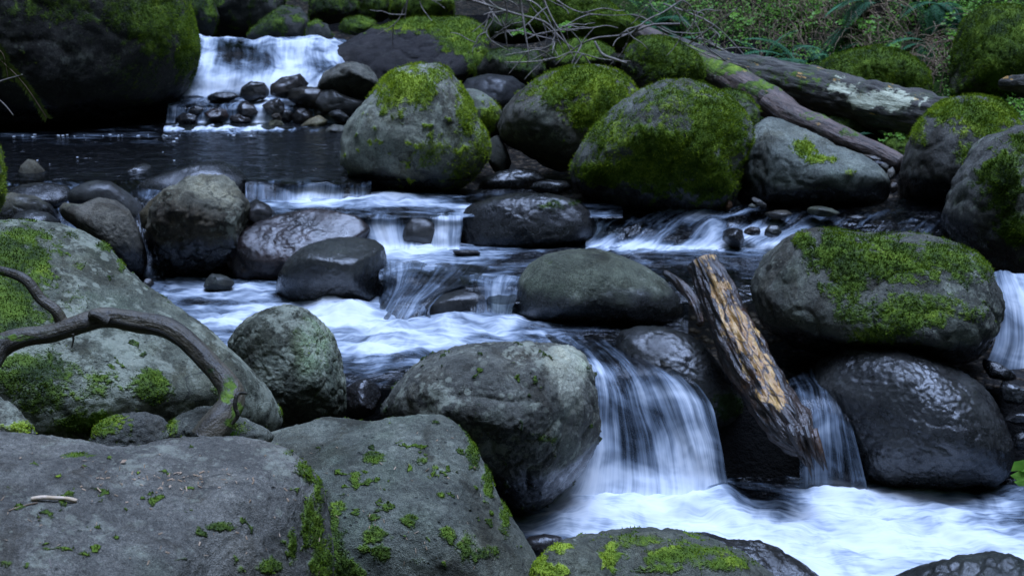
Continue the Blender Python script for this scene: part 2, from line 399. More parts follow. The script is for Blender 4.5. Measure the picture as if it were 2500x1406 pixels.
def stone(label, pts, y, T, base=(.17, .17, .17), c=None, n=2.3, moss=(), mtop=0.0, mnoise=0.0, spots=0.0, spot_s=14, wetz=None, wetall=0.0,
          lichen=.3, lvl=5, fac=.8, amp=1.0, tone=0.0, name='boulder', cat='boulder', group=None, cuts=(), tufts=None, nsm=7, lum=(), rough2=1.0):
    global TUFTS
    pts = np.asarray(pts, float)
    seed = int(pts.sum() * 7 + y * 100) % 9973; r = np.random.default_rng(seed)
    if c is None:
        nx = np.roll(pts, -1, 0); cr = pts[:, 0] * nx[:, 1] - nx[:, 0] * pts[:, 1]; A = cr.sum() / 2
        c = (((pts[:, 0] + nx[:, 0]) * cr).sum() / (6 * A), ((pts[:, 1] + nx[:, 1]) * cr).sum() / (6 * A))
    C3 = at_y(c[0], c[1], y)
    w = ORI - C3; dist = np.linalg.norm(w); w /= dist               # towards the viewpoint at the time of building
    X = np.cross([0, 0, 1.0], w); X /= np.linalg.norm(X); Y = np.cross(w, X)
    P2 = []
    for px, py in pts:
        rr = ray(px, py); t = np.dot(C3 - ORI, w) / np.dot(rr, w); q = ORI + rr * t - C3
        P2.append((np.dot(q, X), np.dot(q, Y)))
    P2 = np.array(P2); hw = np.ptp(P2[:, 0]) / 2; hh = np.ptp(P2[:, 1]) / 2; size = (hw + hh) / 2
    ang, rad = radial(P2, np.zeros(2), nsm)
    V0, Fc = ico(lvl)
    u, v, ww = V0[:, 0], V0[:, 1], V0[:, 2]
    rho = np.hypot(u, v); th = np.arctan2(v, u)
    s = (rho ** n + abs(ww) ** n) ** (-1 / n)
    R = np.interp(th, np.append(ang, math.pi), np.append(rad, rad[0])) * 1.012
    x = np.cos(th) * R * rho * s; yv = np.sin(th) * R * rho * s; z = ww * s * T
    q = np.stack([x / hw, yv / hh, z / T], 1)
    # broad planes knocked off the rock
    planes = []
    for k in range(12):
        nn = r.normal(size=3); nn[2] = abs(nn[2]) * 1.1; nn /= np.linalg.norm(nn)
        planes.append((nn, r.uniform(.74, .93), fac))
    for cx_, cy_, cz_, off in cuts:
        nn = np.array([cx_, cy_, cz_], float); nn /= np.linalg.norm(nn); planes.append((nn, off, .92))
    for nn, off, st in planes:
        e = q @ nn - off; k_ = .035
        es = np.where(e / k_ > 30, e, k_ * np.log1p(np.exp(np.clip(e / k_, -40, 30))))
        q -= np.outer(es * st * (abs(nn[2]) if st < .9 else .45 + .55 * abs(nn[2])), nn)
    L = np.stack([q[:, 0] * hw, q[:, 1] * hh, q[:, 2] * T], 1)
    so_ = r.uniform(0, 50, 3)
    rd = L / np.maximum(np.linalg.norm(L, axis=1)[:, None], 1e-6)
    pn = L / size
    d = size * amp * (.040 * fbm(pn * 1.3 + so_, 2) + .030 * fbm(pn * 3.6 + so_, 3) * rough2)
    rdg = 1 - abs(perlin(pn * 2.6 + so_ + 5)) * 2
    d += size * amp * (.034 if amp >= 1 else .018) * (rdg ** 3) * -1
    if lvl >= 5: d += size * amp * .012 * fbm(pn * 11 + so_, 2 + (lvl > 5)) * rough2
    if lvl >= 6: d += .0035 * perlin(L * 55 + so_) + .0022 * perlin(L * 130 + so_)
    L = L + rd * d[:, None]
    Wd = C3 + L[:, :1] * X + L[:, 1:2] * Y + L[:, 2:] * w
    # normals (approx.) for upness
    fn = np.cross(Wd[Fc[:, 1]] - Wd[Fc[:, 0]], Wd[Fc[:, 2]] - Wd[Fc[:, 0]])
    vn = np.zeros_like(Wd)
    for k in range(3): np.add.at(vn, Fc[:, k], fn)
    vn /= np.maximum(np.linalg.norm(vn, axis=1)[:, None], 1e-12)
    if np.mean(np.sum(vn * (Wd - C3), 1)) < 0: vn = -vn; Fc = Fc[:, ::-1]
    px, py = project(Wd)
    nz1 = fbm(Wd * 7 + so_, 3); nz2 = fbm(Wd * 22 + so_, 2); nz3 = fbm(Wd * 70 + so_, 2) if lvl >= 6 else nz2
    m = np.zeros(len(Wd))
    for b in moss:
        cx, cy, rx, ry = b[:4]; st = b[4] if len(b) > 4 else 1.0
        dd = np.hypot((px - cx) / rx, (py - cy) / ry)
        m = np.maximum(m, st * sstep(1.75, .35, dd + nz1 * (.75 if b[2] > 30 else .3) + nz2 * .6 + nz3 * .55))
    if mtop: m = np.maximum(m, mtop * sstep(.15, .75, vn[:, 2] + nz1 * .6))
    if mnoise: m = np.maximum(m, mnoise * sstep(-.15, .35, nz1 + .25 * vn[:, 2]))
    if spots:
        sn = fbm(Wd * spot_s + so_ + 3, 2); clus = fbm(Wd * 2.2 + so_, 2)
        m = np.maximum(m, sstep(.55 - spots * .35, .72 - spots * .35, sn + clus * .35 + nz3 * .3) * .85)
    wet = np.full(len(Wd), float(wetall))
    if wetz is not None: wet = np.maximum(wet, sstep(wetz + .13, wetz + .06, Wd[:, 2] + nz1 * .07))
    wet = np.clip(wet + (nz1 * .3 if wetall else 0), 0, 1) * (1 - .6 * np.clip(m, 0, 1))
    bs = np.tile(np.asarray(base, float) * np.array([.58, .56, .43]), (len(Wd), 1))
    for b in lum:                                                     # soft oval patches blended towards a given colour
        cx, cy, rx, ry, colr = b
        dd = np.hypot((px - cx) / rx, (py - cy) / ry); k = sstep(1.3, .6, dd + nz1 * .5)[:, None]
        bs = bs * (1 - k) + np.array(colr) * np.array([.9, .88, .7]) * k
    # moss has thickness
    Wd = Wd + vn * (np.clip(m, 0, 1) * (1 if y > 4.6 else .4) * (.010 + .012 * nz3 + .006 * nz2))[:, None]
    toneA = np.full(len(Wd), float(tone)) + .35 * nz1
    o = mesh_obj(name, Wd, Fc, M_STONE, attrs=dict(base=bs, moss=m, wet=wet, tone=toneA, lichen=np.full(len(Wd), lichen)), loc=C3)
    tag(o, label, cat, group)
    # tufts of moss standing on the stone
    if m.max() > .35 and tufts != 0:
        area = np.linalg.norm(fn, axis=1) / 2; mf = m[Fc].mean(1)
        facing = (vn[Fc].mean(1) @ (w)) > -.25
        wt = area * sstep(.30, .95, mf + .25 * perlin(Wd[Fc[:, 0]] * 60)) * facing; tot = wt.sum()
        if tot > .002:
            dens = {4: 16000, 5: 22000, 6: 42000, 7: 50000}.get(lvl, 16000) * (tufts or 1.0)
            cnt = int(min(tot * dens, 34000))
            fi = r.choice(len(Fc), cnt, p=wt / tot)
            a, b2 = r.random(cnt), r.random(cnt); sw = a + b2 > 1; a[sw] = 1 - a[sw]; b2[sw] = 1 - b2[sw]
            p = Wd[Fc[fi, 0]] * (1 - a - b2)[:, None] + Wd[Fc[fi, 1]] * a[:, None] + Wd[Fc[fi, 2]] * b2[:, None]
            nn = vn[Fc[fi, 0]]
            dr = nn + r.normal(scale=.55, size=(cnt, 3)) + np.array([0, 0, .15]); dr /= np.linalg.norm(dr, axis=1)[:, None]
            sd = np.cross(dr, r.normal(size=(cnt, 3))); sd /= np.linalg.norm(sd, axis=1)[:, None]
            ln = r.uniform(.008, .022, cnt)[:, None] * (1 if y > 6.5 else .7 if y > 5.2 else .38); wd = r.uniform(.0014, .003, cnt)[:, None]
            vv = np.stack([p - sd * wd - nn * .002, p + sd * wd - nn * .002, p + dr * ln], 1).reshape(-1, 3)
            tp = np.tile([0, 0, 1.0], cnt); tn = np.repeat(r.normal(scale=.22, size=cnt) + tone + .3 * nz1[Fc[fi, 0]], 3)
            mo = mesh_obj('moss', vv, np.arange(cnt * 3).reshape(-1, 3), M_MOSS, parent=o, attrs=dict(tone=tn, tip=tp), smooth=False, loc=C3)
            mo['kind'] = 'stuff'; TUFTS += cnt
    return o
def oval(cx, cy, rx, ry, rot=0, k=10, jit=.10, seed=None):
    r = np.random.default_rng(int(cx * 31 + cy * 17) if seed is None else seed); out = []
    ca, sa = math.cos(math.radians(rot)), math.sin(math.radians(rot))
    for i in range(k):
        a = 2 * math.pi * i / k; j = 1 + r.uniform(-jit, jit); x, y = rx * math.cos(a) * j, ry * math.sin(a) * j
        out.append((cx + x * ca - y * sa, cy + x * sa + y * ca))
    return out

# ------------------------------------------------------------------ tubes, blades
def spline(P, k):
    P = np.asarray(P, float); n = len(P); out = []
    for i in range(n - 1):
        p0, p1, p2, p3 = P[max(i - 1, 0)], P[i], P[i + 1], P[min(i + 2, n - 1)]
        for j in range(k):
            t = j / k
            out.append(.5 * ((2 * p1) + (-p0 + p2) * t + (2 * p0 - 5 * p1 + 4 * p2 - p3) * t * t + (-p0 + 3 * p1 - 3 * p2 + p3) * t ** 3))
    out.append(P[-1]); return np.array(out)
class Build:
    def __init__(s): s.V, s.F, s.n, s.A = [], [], 0, {}
    def add(s, V, Fc, **attrs):
        s.V.append(np.asarray(V, float)); s.F += [tuple(int(i) + s.n for i in f) for f in Fc]
        for k, v in attrs.items(): s.A.setdefault(k, []).append(np.asarray(v, float))
        s.n += len(V)
    def tube(s, P, rad, sides=8, noise=0.0, nscale=8, caps=True, bark=0.0):
        """P (n,3) centre line, rad (n,) radii"""
        P = np.asarray(P, float); n = len(P); rad = np.broadcast_to(np.asarray(rad, float), (n,))
        T = np.gradient(P, axis=0); T /= np.maximum(np.linalg.norm(T, axis=1)[:, None], 1e-9)
        ref = np.array([0, 0, 1.0]) if abs(T[:, 2]).mean() < .9 else np.array([0, 1.0, 0])
        A = np.cross(T, ref); A /= np.maximum(np.linalg.norm(A, axis=1)[:, None], 1e-9); B = np.cross(A, T)
        th = np.linspace(0, 2 * math.pi, sides, endpoint=False)
        L = np.concatenate([[0], np.cumsum(np.linalg.norm(np.diff(P, axis=0), axis=1))])
        ring = P[:, None] + rad[:, None, None] * (np.cos(th)[None, :, None] * A[:, None] + np.sin(th)[None, :, None] * B[:, None])
        V = ring.reshape(-1, 3)
        if noise or bark:
            cen = np.repeat(P, sides, 0); dirn = V - cen; dirn /= np.maximum(np.linalg.norm(dirn, axis=1)[:, None], 1e-9)
            R = np.repeat(rad, sides)
            d = R * noise * fbm(V * nscale + 3.1, 3)
            if bark:
                q = np.stack([np.cos(np.tile(th, n)) * 3.2, np.sin(np.tile(th, n)) * 3.2, np.repeat(L, sides) * 7], 1)
                d = d + R * bark * fbm(q * 1.0, 3) + R * bark * .5 * perlin(q * np.array([3, 3, 1.6]))
            V = V + dirn * d[:, None]
        Fc = []
        for i in range(n - 1):
            for j in range(sides):
                k = (j + 1) % sides
                Fc.append((i * sides + j, i * sides + k, (i + 1) * sides + k, (i + 1) * sides + j))
        if caps:
            Fc.append(tuple(range(sides))[::-1]); Fc.append(tuple((n - 1) * sides + j for j in range(sides)))
        fl = np.stack([np.tile(th, n) * rad.mean(), np.repeat(L, sides), np.zeros(n * sides)], 1)
        s.add(V, Fc, flow=fl, ang=np.tile(th, n), lpos=np.repeat(L / max(L[-1], 1e-6), sides)); return V
    def obj(s, name, mat, parent=None, extra=None, smooth=True, loc=None):
        V = np.concatenate(s.V); A = {k: np.concatenate(v) for k, v in s.A.items() if sum(len(x) for x in v) == len(V)}
        if extra: A.update(extra(V, A))
        ks = {len(f) for f in s.F}
        Fc = np.array(s.F) if len(ks) == 1 else s.F
        return mesh_obj(name, V, Fc, mat, parent, A, smooth, loc)
# ------------------------------------------------------------------ the ravine: one ground sheet, its unseen walls steepened to block skylight
BANK = np.array([(-5, 17), (-.9, 12.0), (-.1, 10.6), (.7, 9.4), (1.5, 8.2), (2.1, 7.65), (2.6, 6.6), (3.0, 5), (3.4, 2), (3.7, -9)], float)
def bank_s(x, y):
    best = np.full(x.shape, 1e9); sg = np.ones(x.shape)
    for i in range(len(BANK) - 1):
        a, b = BANK[i], BANK[i + 1]; e = b - a
        t = np.clip(((x - a[0]) * e[0] + (y - a[1]) * e[1]) / (e @ e), 0, 1)
        dx, dy = x - a[0] - t * e[0], y - a[1] - t * e[1]; d = np.hypot(dx, dy)
        cr = e[0] * dy - e[1] * dx
        up = d < best; best = np.where(up, d, best); sg = np.where(up, np.where(cr > 0, 1, -1), sg)
    return best * sg
WLY = [-9, 5.0, 5.36, 5.95, 6.3, 6.84, 6.92, 7.3, 7.46, 9.55, 9.68, 9.95, 10.5, 11.5, 14, 24]
WLZ = [0, 0, .45, .45, .58, .58, .72, .72, .80, .80, .93, .95, 1.27, 1.22, 1.4, 2.8]
def ground_z(x, y):
    lvl = np.interp(y - .14, WLY, WLZ)
    n = fbm(np.stack([x * 1.1, y * 1.1, x * 0], -1).reshape(-1, 3), 4).reshape(x.shape)
    n2 = fbm(np.stack([x * 5, y * 5, x * 0 + 9], -1).reshape(-1, 3), 3).reshape(x.shape)
    bed = lvl - .15 + .035 * n2
    s = bank_s(x, y)
    far = np.interp(y, [4, 7, 9, 12], [.5, .72, .76, 1.0])
    bk = far + .14 * s + .62 * np.maximum(0, s - 1.55 + .35 * n) + 2.0 * np.maximum(0, s - 3.4) + .10 * n + .05 * n2  # steep rise past the visible bank is added to narrow the sky
    bk = np.minimum(bk, 15 + n)
    z = np.where(s > 0, np.maximum(bed, bed + (bk - bed) * sstep(0, .35, s)), bed)
    sl_ = -3.9 - x + .4 * n
    z = np.where(sl_ > 0, np.maximum(z, np.minimum(lvl - .1 + .3 * sl_ + 2.5 * np.maximum(0, sl_ - .8), 15 + n)), z)  # unseen left wall raised steeply to shut out low skylight
    up = y - 12.8 + .5 * n
    z = np.where(up > 0, np.maximum(z, 1.3 + .12 * up + .40 * np.maximum(0, np.abs(x + 2.2) - 2.2) * np.minimum(1, up)), z)  # valley floor kept low upstream so the pool can mirror sky
    dn = 3.7 - y
    z = np.where(dn > 0, np.maximum(z, -.2 + .26 * dn + 2.4 * np.maximum(0, dn - 4.7)), z)  # unseen wall behind the camera, steepened to keep skylight off stone fronts
    return np.minimum(z, 15 + n)
gx = np.concatenate([np.linspace(-26, -4.4, 44), np.linspace(-4.3, 5.2, 240), np.linspace(5.3, 26, 44)])
gy = np.concatenate([np.linspace(-22, 2.4, 44), np.linspace(2.5, 13.5, 280), np.linspace(13.6, 34, 44)])
GX, GY = np.meshgrid(gx, gy, indexing='ij'); GZ = ground_z(GX, GY)
V = np.stack([GX, GY, GZ], -1).reshape(-1, 3)
I = np.arange(GX.size).reshape(GX.shape)
Fq = np.stack([I[:-1, :-1], I[1:, :-1], I[1:, 1:], I[:-1, 1:]], -1).reshape(-1, 4)
bedm = (GZ < np.interp(GY, WLY, WLZ) + .02).astype(float).ravel()
tag(mesh_obj('ground', V, Fq, M_GROUND, attrs=dict(bed=bedm), loc=(0, 0, 0)), 'dark stream bed and earthy forest banks of the ravine, with unseen walls raised against skylight', 'ground', kind='structure')

# ------------------------------------------------------------------ water
def Z(px, py, z, foam): return (*at_z(px, py, z), foam)
def D(px, py, d, foam): return (*at_y(px, py, d), foam)
def cr_interp(A, k):
    """Catmull-Rom along axis 0"""
    n = A.shape[0]; out = []
    for i in range(n - 1):
        p0, p1, p2, p3 = A[max(i - 1, 0)], A[i], A[i + 1], A[min(i + 2, n - 1)]
        for j in range(k):
            t = j / k
            c = .5 * ((2 * p1) + (-p0 + p2) * t + (2 * p0 - 5 * p1 + 4 * p2 - p3) * t * t + (-p0 + 3 * p1 - 3 * p2 + p3) * t ** 3)
            l = p1 * (1 - t) + p2 * t
            c[..., 3] = l[..., 3]
            out.append(c)
    out.append(A[-1]); return np.array(out)
def water(name, label, rows, mat, ku=12, kv=12, swap=False, rip=.004, turb=.02, ridge=0.0, rf=22, seed=0, shear=0.0, wob=0.0, mounds=(), blobs=()):
    A = np.array([[p for p in r] for r in rows])
    G = cr_interp(A, kv); G = np.swapaxes(cr_interp(np.swapaxes(G, 0, 1), ku), 0, 1)
    P = G[..., :3]; foam = np.clip(G[..., 3], 0, 1.3)
    nr, nc = foam.shape
    dv = np.concatenate([np.zeros((1, nc)), np.cumsum(np.linalg.norm(np.diff(P, axis=0), axis=-1), 0)])
    du = np.concatenate([np.zeros((nr, 1)), np.cumsum(np.linalg.norm(np.diff(P, axis=1), axis=-1), 1)], 1)
    if swap: du, dv = dv, du
    # keep the across coordinate coherent along the flow
    if not swap: du = du * 0 + du.mean(0)[None]
    else: du = du * 0 + du.mean(1)[:, None]
    du = du + shear * dv
    fl = np.stack([du, dv, du * 0 + seed * 3.7], -1).reshape(-1, 3)
    V = P.reshape(-1, 3); f = foam.ravel().copy()
    px, py = project(V)
    for b in blobs:
        dd = np.hypot((px - b[0]) / b[2], (py - b[1]) / b[3]); k = sstep(1.25, .3, dd + .3 * fbm(V * 5, 2)); f = f * (1 - k) + b[4] * k
    gu = np.gradient(P, axis=0); gv = np.gradient(P, axis=1); N = np.cross(gv, gu); N /= np.maximum(np.linalg.norm(N, axis=-1)[..., None], 1e-9)
    N = N.reshape(-1, 3); 
    if N[:, 2].mean() < 0: N = -N
    a = fbm(np.stack([fl[:, 0] * 14, fl[:, 1] * 4, fl[:, 2]], 1), 3)
    bq = fbm(V * 9 + seed, 3); c_ = fbm(np.stack([fl[:, 0] * rf, fl[:, 1] * 1.3, fl[:, 2]], 1), 2)
    d = rip * a + turb * np.clip(f, 0, 1) * (bq + .5 * a) + ridge * c_
    V = V + N * d[:, None]
    if wob: V[:, 1] += wob * 2 * (fbm(np.stack([V[:, 0] * 4.5, V[:, 0] * 0 + seed, V[:, 0] * 0], 1), 3)) * np.sin(np.pi * np.repeat(np.linspace(0, 1, nr), nc)) ** .5
    for b in mounds:                                                 # standing humps of broken water
        dd = np.hypot((px - b[0]) / b[2], (py - b[1]) / b[3]); V[:, 2] += b[4] * np.exp(-dd * dd * 1.2) * .6 * (1 + .45 * fbm(V * 9, 2))
    I = np.arange(nr * nc).reshape(nr, nc)
    Fq = np.stack([I[:-1, :-1], I[1:, :-1], I[1:, 1:], I[:-1, 1:]], -1).reshape(-1, 4)
    nn = np.cross(V[Fq[:, 1]] - V[Fq[:, 0]], V[Fq[:, 3]] - V[Fq[:, 0]]).sum(0)
    if nn[2] < 0: Fq = Fq[:, ::-1]
    o = mesh_obj(name, V, Fq, mat, attrs=dict(foam=f, flow=fl))
    return tag(o, label, 'water', kind='structure')

# upper cascade
xs = [455, 500, 560, 620, 680, 730, 790, 840, 880]
water('waterfall', 'broad white cascade pouring past the huge dark boulder', [
    [D(x, 100, 11.5, .3) for x in xs],
    [D(x, y, 10.75, f) for x, y, f in zip(xs, [86, 88, 92, 93, 97, 97, 96, 112, 135], [.8, .9, .8, .8, .8, .9, .9, .8, .35])],
    [D(x, y, 10.55, f) for x, y, f in zip(xs, [102, 102, 104, 108, 114, 108, 116, 130, 155], [.9, .7, .25, .5, .75, .95, .5, .9, .1])],
    [D(x, y, 10.35, f) for x, y, f in zip(xs, [130, 130, 130, 134, 140, 136, 140, 152, 175], [.95, .85, .15, .3, .7, .95, .2, .5, .2])],
    [D(x, y, 10.18, f) for x, y, f in zip([448, 495, 560, 620, 680, 730, 790, 840, 880], [160, 160, 160, 163, 168, 164, 166, 178, 195], [.8, 1, .8, .45, .8, 1, .25, .3, .2])],
    [D(x, y, 10.06, f) for x, y, f in zip([440, 490, 555, 615, 675, 728, 790, 840, 880], [195, 192, 190, 192, 194, 192, 192, 204, 214], [.5, .9, 1.1, .8, .9, 1.1, .6, .4, .2])],
    [D(x, y, 10.0, f) for x, y, f in zip([432, 485, 550, 612, 672, 726, 790, 840, 880], [222, 220, 216, 216, 216, 214, 212, 220, 226], [.6, .9, 1.1, 1.1, 1.1, 1.1, 1, .8, .5])],
    [Z(x, y, .93, f) for x, y, f in zip([425, 480, 545, 612, 672, 726, 790, 840, 880], [240, 238, 236, 236, 236, 236, 236, 240, 244], [.5, .8, .8, .7, .6, .6, .6, .6, .4])],
], M_CASC, 9, 9, rip=.006, turb=.016, ridge=.075, rf=4, seed=1)
water('water', 'small foaming step where the cascade runs over reddish stones into the pool', [
    [Z(x, 236, .925, f) for x, f in zip([410, 470, 530, 600, 650, 720, 800, 880], [.5, .7, .5, .5, .6, .4, .4, .3])],
    [D(x, 258, 9.68, f) for x, f in zip([410, 470, 530, 600, 650, 720, 800, 880], [.4, .4, .3, .5, .9, .3, .3, .4])],
    [D(x, 280, 9.62, f) for x, f in zip([408, 465, 530, 600, 640, 720, 800, 880], [.5, .45, .35, .5, 1.0, .3, .3, .4])],
    [D(x, 303, 9.58, f) for x, f in zip([405, 460, 530, 600, 635, 720, 800, 880], [.7, .6, .6, .7, 1.1, .3, .3, .4])],
    [Z(x, 314, .802, f) for x, f in zip([400, 455, 530, 600, 635, 720, 800, 880], [.9, .9, 1, 1, 1.1, .4, .1, .1])],
    [Z(x, 330, .798, 0) for x in [400, 455, 530, 600, 640, 720, 800, 880]],
], M_RAPID, 8, 8, rip=.004, turb=.02, ridge=.008, seed=2)
# quiet pool
xs = [-500, -150, 120, 350, 520, 700, 900, 1150]
water('water', 'dark quiet pool between the huge boulder and the low stones', [
    [Z(x, 300, .80, 0) for x in xs],
    [Z(x, 330, .80, f) for x, f in zip(xs, [0, .1, .12, .16, 0, 0, 0, 0])],
    [Z(x, 365, .80, 0) for x in xs], [Z(x, 400, .80, 0) for x in xs],
    [Z(x, 428, .80, 0) for x in xs], [Z(x, 441, .797, 0) for x in xs]], M_POOL, 12, 10, swap=True, rip=.0035, turb=.006, seed=3)
xs = [-500, -100, 100, 250, 420, 560]
water('water', 'thin trickles between the low stones left of the little falls', [
    [Z(x, 441, .797, .05) for x in xs], [D(x, 470, 7.30, .2) for x in xs], [D(x, 520, 7.15, .3) for x in xs],
    [D(x, 600, 6.95, .2) for x in xs], [D(x, 690, 6.75, .25) for x in xs]], M_RAPID, 8, 10, rip=.01, turb=.02, seed=4)
# little falls out of the pool
xs = [598, 640, 670, 720, 770, 820, 850, 880, 905]
water('waterfall', 'row of small curtain falls spilling out of the quiet pool', [
    [Z(x, 436, .80, 0) for x in xs],
    [Z(x, 442 if i < 3 else 448, .797, .22) for i, x in enumerate(xs)],
    [D(x, 456, 7.42, f) for x, f in zip(xs, [.5, .6, .25, .6, .8, .7, .3, .7, .2])],
    [D(x, 476, 7.38, f) for x, f in zip(xs, [.55, .5, .35, .8, .9, .8, .35, .75, .2])],
    [D(x, 494, 7.33, f) for x, f in zip(xs, [.5, .5, .7, 1, 1.05, 1, .9, .9, .6])],
    [Z(x, 503, .712, f) for x, f in zip(xs, [.2, .3, 1, 1, 1, 1, 1, 1, 1])]], M_FALL, 9, 7, rip=.004, turb=.01, ridge=.012, rf=12, seed=5, wob=.06)
xs = [600, 680, 780, 880, 960, 1040, 1140, 1260, 1400, 1520]
water('water', 'band of churning white water below the small curtain falls', [
    [Z(x, 462, .72, 0) for x in xs],
    [Z(x, 478, .72, f) for x, f in zip(xs, [0, 0, .4, .8, 1, .6, .2, .02, .0, .0])],
    [Z(x, 490, .72, f) for x, f in zip(xs, [.1, .75, .85, .95, 1.1, .85, .5, .1, .0, .1])],
    [Z(x, 502, .72, f) for x, f in zip(xs, [.2, .65, .6, .65, .7, .6, .65, .3, .1, .1])],
    [Z(x, 514, .72, f) for x, f in zip(xs, [.1, .2, .25, .3, .25, .25, .55, .3, .1, .1])],
    [Z(x, 526, .72, f) for x, f in zip(xs, [0, .1, .25, .25, .2, .2, .6, .4, .2, .1])],
    [Z(x, 532, .712, f) for x, f in zip(xs, [0, .1, .2, .3, .3, .2, .7, .4, .2, .1])]], M_RAPID, 10, 9, swap=True, rip=.005, turb=.028, seed=6, mounds=[(965, 482, 50, 10, .05), (880, 492, 50, 8, .02)], blobs=[(760, 520, 90, 8, .05), (980, 524, 80, 7, .05), (700, 498, 40, 5, .4)])
# falls into the middle channel
xs = [850, 890, 930, 965, 1000, 1035, 1065, 1095, 1130]
water('waterfall', 'twin short falls dropping past the glossy oval boulder', [
    [Z(x, 522, .72, f) for x, f in zip(xs, [.2, .2, .2, .2, .15, .15, .6, .8, .7])],
    [Z(x, 532, .714, f) for x, f in zip(xs, [.2, .3, .4, .3, .2, .2, .7, .9, .7])],
    [D(x, 550, 6.90, f) for x, f in zip(xs, [.3, .5, .8, .6, .3, .3, .8, .95, .5])],
    [D(x, 575, 6.87, f) for x, f in zip([860, 900, 938, 968, 1002, 1037, 1066, 1094, 1126], [.4, .7, .95, .75, .25, .3, .9, .95, .4])],
    [D(x, 600, 6.84, f) for x, f in zip([870, 910, 944, 972, 1005, 1038, 1067, 1094, 1124], [.6, .8, 1.1, .9, .6, .6, 1, 1, .5])],
    [Z(x, 612, .575, .95) for x in [870, 910, 944, 972, 1005, 1038, 1067, 1094, 1124]]], M_FALL, 9, 8, rip=.005, turb=.012, ridge=.014, rf=12, seed=7, wob=.05)
xs = [1430, 1500, 1580, 1660, 1740, 1820, 1900, 2000, 2150, 2320, 2500]
water('water', 'shallow riffle running over brown stones right of the oval boulder', [
    [Z(x, 488, .72, 0) for x in xs],
    [Z(x, 510, .705, f) for x, f in zip(xs, [.15, .1, .25, .5, .3, .15, .08, .05, .05, .03, 0])],
    [Z(x, 532, .68, f) for x, f in zip(xs, [.3, .2, .25, .3, .5, .35, .2, .15, .1, .05, 0])],
    [Z(x, 556, .648, f) for x, f in zip(xs, [.4, .35, .3, .3, .75, .6, .5, .2, .1, .05, 0])],
    [Z(x, 582, .612, f) for x, f in zip(xs, [.4, .45, .35, .3, .8, .6, .6, .3, .1, .05, 0])],
    [Z(x, 603, .585, f) for x, f in zip(xs, [.6, .9, .95, .9, .95, .9, .7, .3, .1, .05, 0])],
    [Z(x, 616, .575, f) for x, f in zip(xs, [.2, .5, .6, .55, .6, .5, .3, .2, .1, 0, 0])]], M_RAPID, 9, 10, rip=.022, turb=.03, ridge=.006, seed=8, shear=.9, mounds=[(1735, 560, 26, 22, .06), (1560, 560, 60, 20, .03)])
# middle channel
xs = [925, 985, 1050, 1120, 1200, 1290, 1420, 1560, 1700, 1880]
water('water', 'middle channel with white water on its left and dark ripples on its right', [
    [Z(x, 594, .58, f) for x, f in zip(xs, [.9, .9, .8, .7, .3, .1, .2, .5, .6, .3])],
    [Z(x, 608, .58, f) for x, f in zip(xs, [1.1, 1.1, 1, .8, .5, .2, .2, .5, .5, .35])],
    [Z(x, 622, .58, f) for x, f in zip(xs, [1.0, .9, .75, .6, .4, .15, .15, .32, .32, .3])],
    [Z(x, 640, .58, f) for x, f in zip(xs, [.75, .65, .6, .5, .35, .15, .1, .25, .22, .15])],
    [Z(x, 660, .577, f) for x, f in zip(xs, [.6, .5, .4, .35, .25, .1, .05, .1, .1, .05])],
    [D(x, 676, 6.34, f) if x < 1200 else Z(x, 690, .57, f) for x, f in zip(xs, [.5, .4, .35, .3, .25, .1, 0, 0, 0, 0])],
    [D(x, 692, 6.30, 0) if x < 1200 else Z(x, 740, .52, 0) for x in xs]], M_RAPID, 9, 9, swap=True, rip=.006, turb=.022, seed=9)
water('waterfall', 'smooth streaked chute bending left toward the churning white band', [
    [Z(x, y, .584, f) for x, y, f in [(938, 640, .42), (985, 640, .42), (1035, 640, .38), (1090, 642, .32), (1145, 645, .3), (1195, 650, .2)]],
    [Z(x, y, .578, f) for x, y, f in [(936, 668, .42), (980, 668, .42), (1028, 666, .32), (1080, 665, .35), (1130, 666, .28), (1180, 668, .2)]],
    [D(x, y, 6.22 + (.16 if x < 940 else 0), f) for x, y, f in [(930, 706, .38), (970, 703, .42), (1012, 700, .32), (1056, 697, .32), (1100, 694, .3), (1150, 690, .2)]],
    [D(x, y, 6.12 + (.18 if x < 930 else 0), f) for x, y, f in [(918, 745, .38), (950, 742, .38), (984, 738, .38), (1020, 733, .42), (1056, 726, .35), (1090, 716, .25)]],
    [D(x, y, 6.02 + (.16 if x < 900 else 0), f) for x, y, f in [(895, 782, .42), (928, 781, .42), (960, 780, .42), (992, 778, .42), (1024, 768, .42), (1052, 752, .3)]],
    [D(x, y, 5.97 + (.12 if x < 890 else 0), f) for x, y, f in [(885, 798, .9), (920, 798, .9), (955, 798, .9), (990, 798, .9), (1025, 794, .8), (1056, 785, .42)]]], M_FALL, 11, 10, rip=.006, turb=.01, ridge=.018, rf=9, seed=10)
water('waterfall', 'thin double fall draping the wet rock in mid channel', [
    [Z(x, 672, .585, f) for x, f in [(1120, .2), (1160, .4), (1200, .4), (1240, .4), (1285, .3)]],
    [Z(x, 694, .58, f) for x, f in [(1130, .2), (1165, .6), (1200, .55), (1238, .55), (1280, .3)]],
    [D(x, 722, 6.06, f) for x, f in [(1150, .1), (1172, .5), (1200, .5), (1232, .65), (1265, .3)]],
    [D(x, 750, 6.02, f) for x, f in [(1150, .1), (1172, .5), (1198, .55), (1225, .7), (1252, .3)]],
    [D(x, 786, 5.96, f) for x, f in [(1145, .5), (1168, .8), (1195, .8), (1220, .9), (1245, .6)]]], M_FALL, 12, 10, rip=.004, turb=.006, ridge=.014, seed=11)
xs = [330, 430, 540, 660, 780, 900, 1020, 1140, 1260, 1380, 1520, 1680]
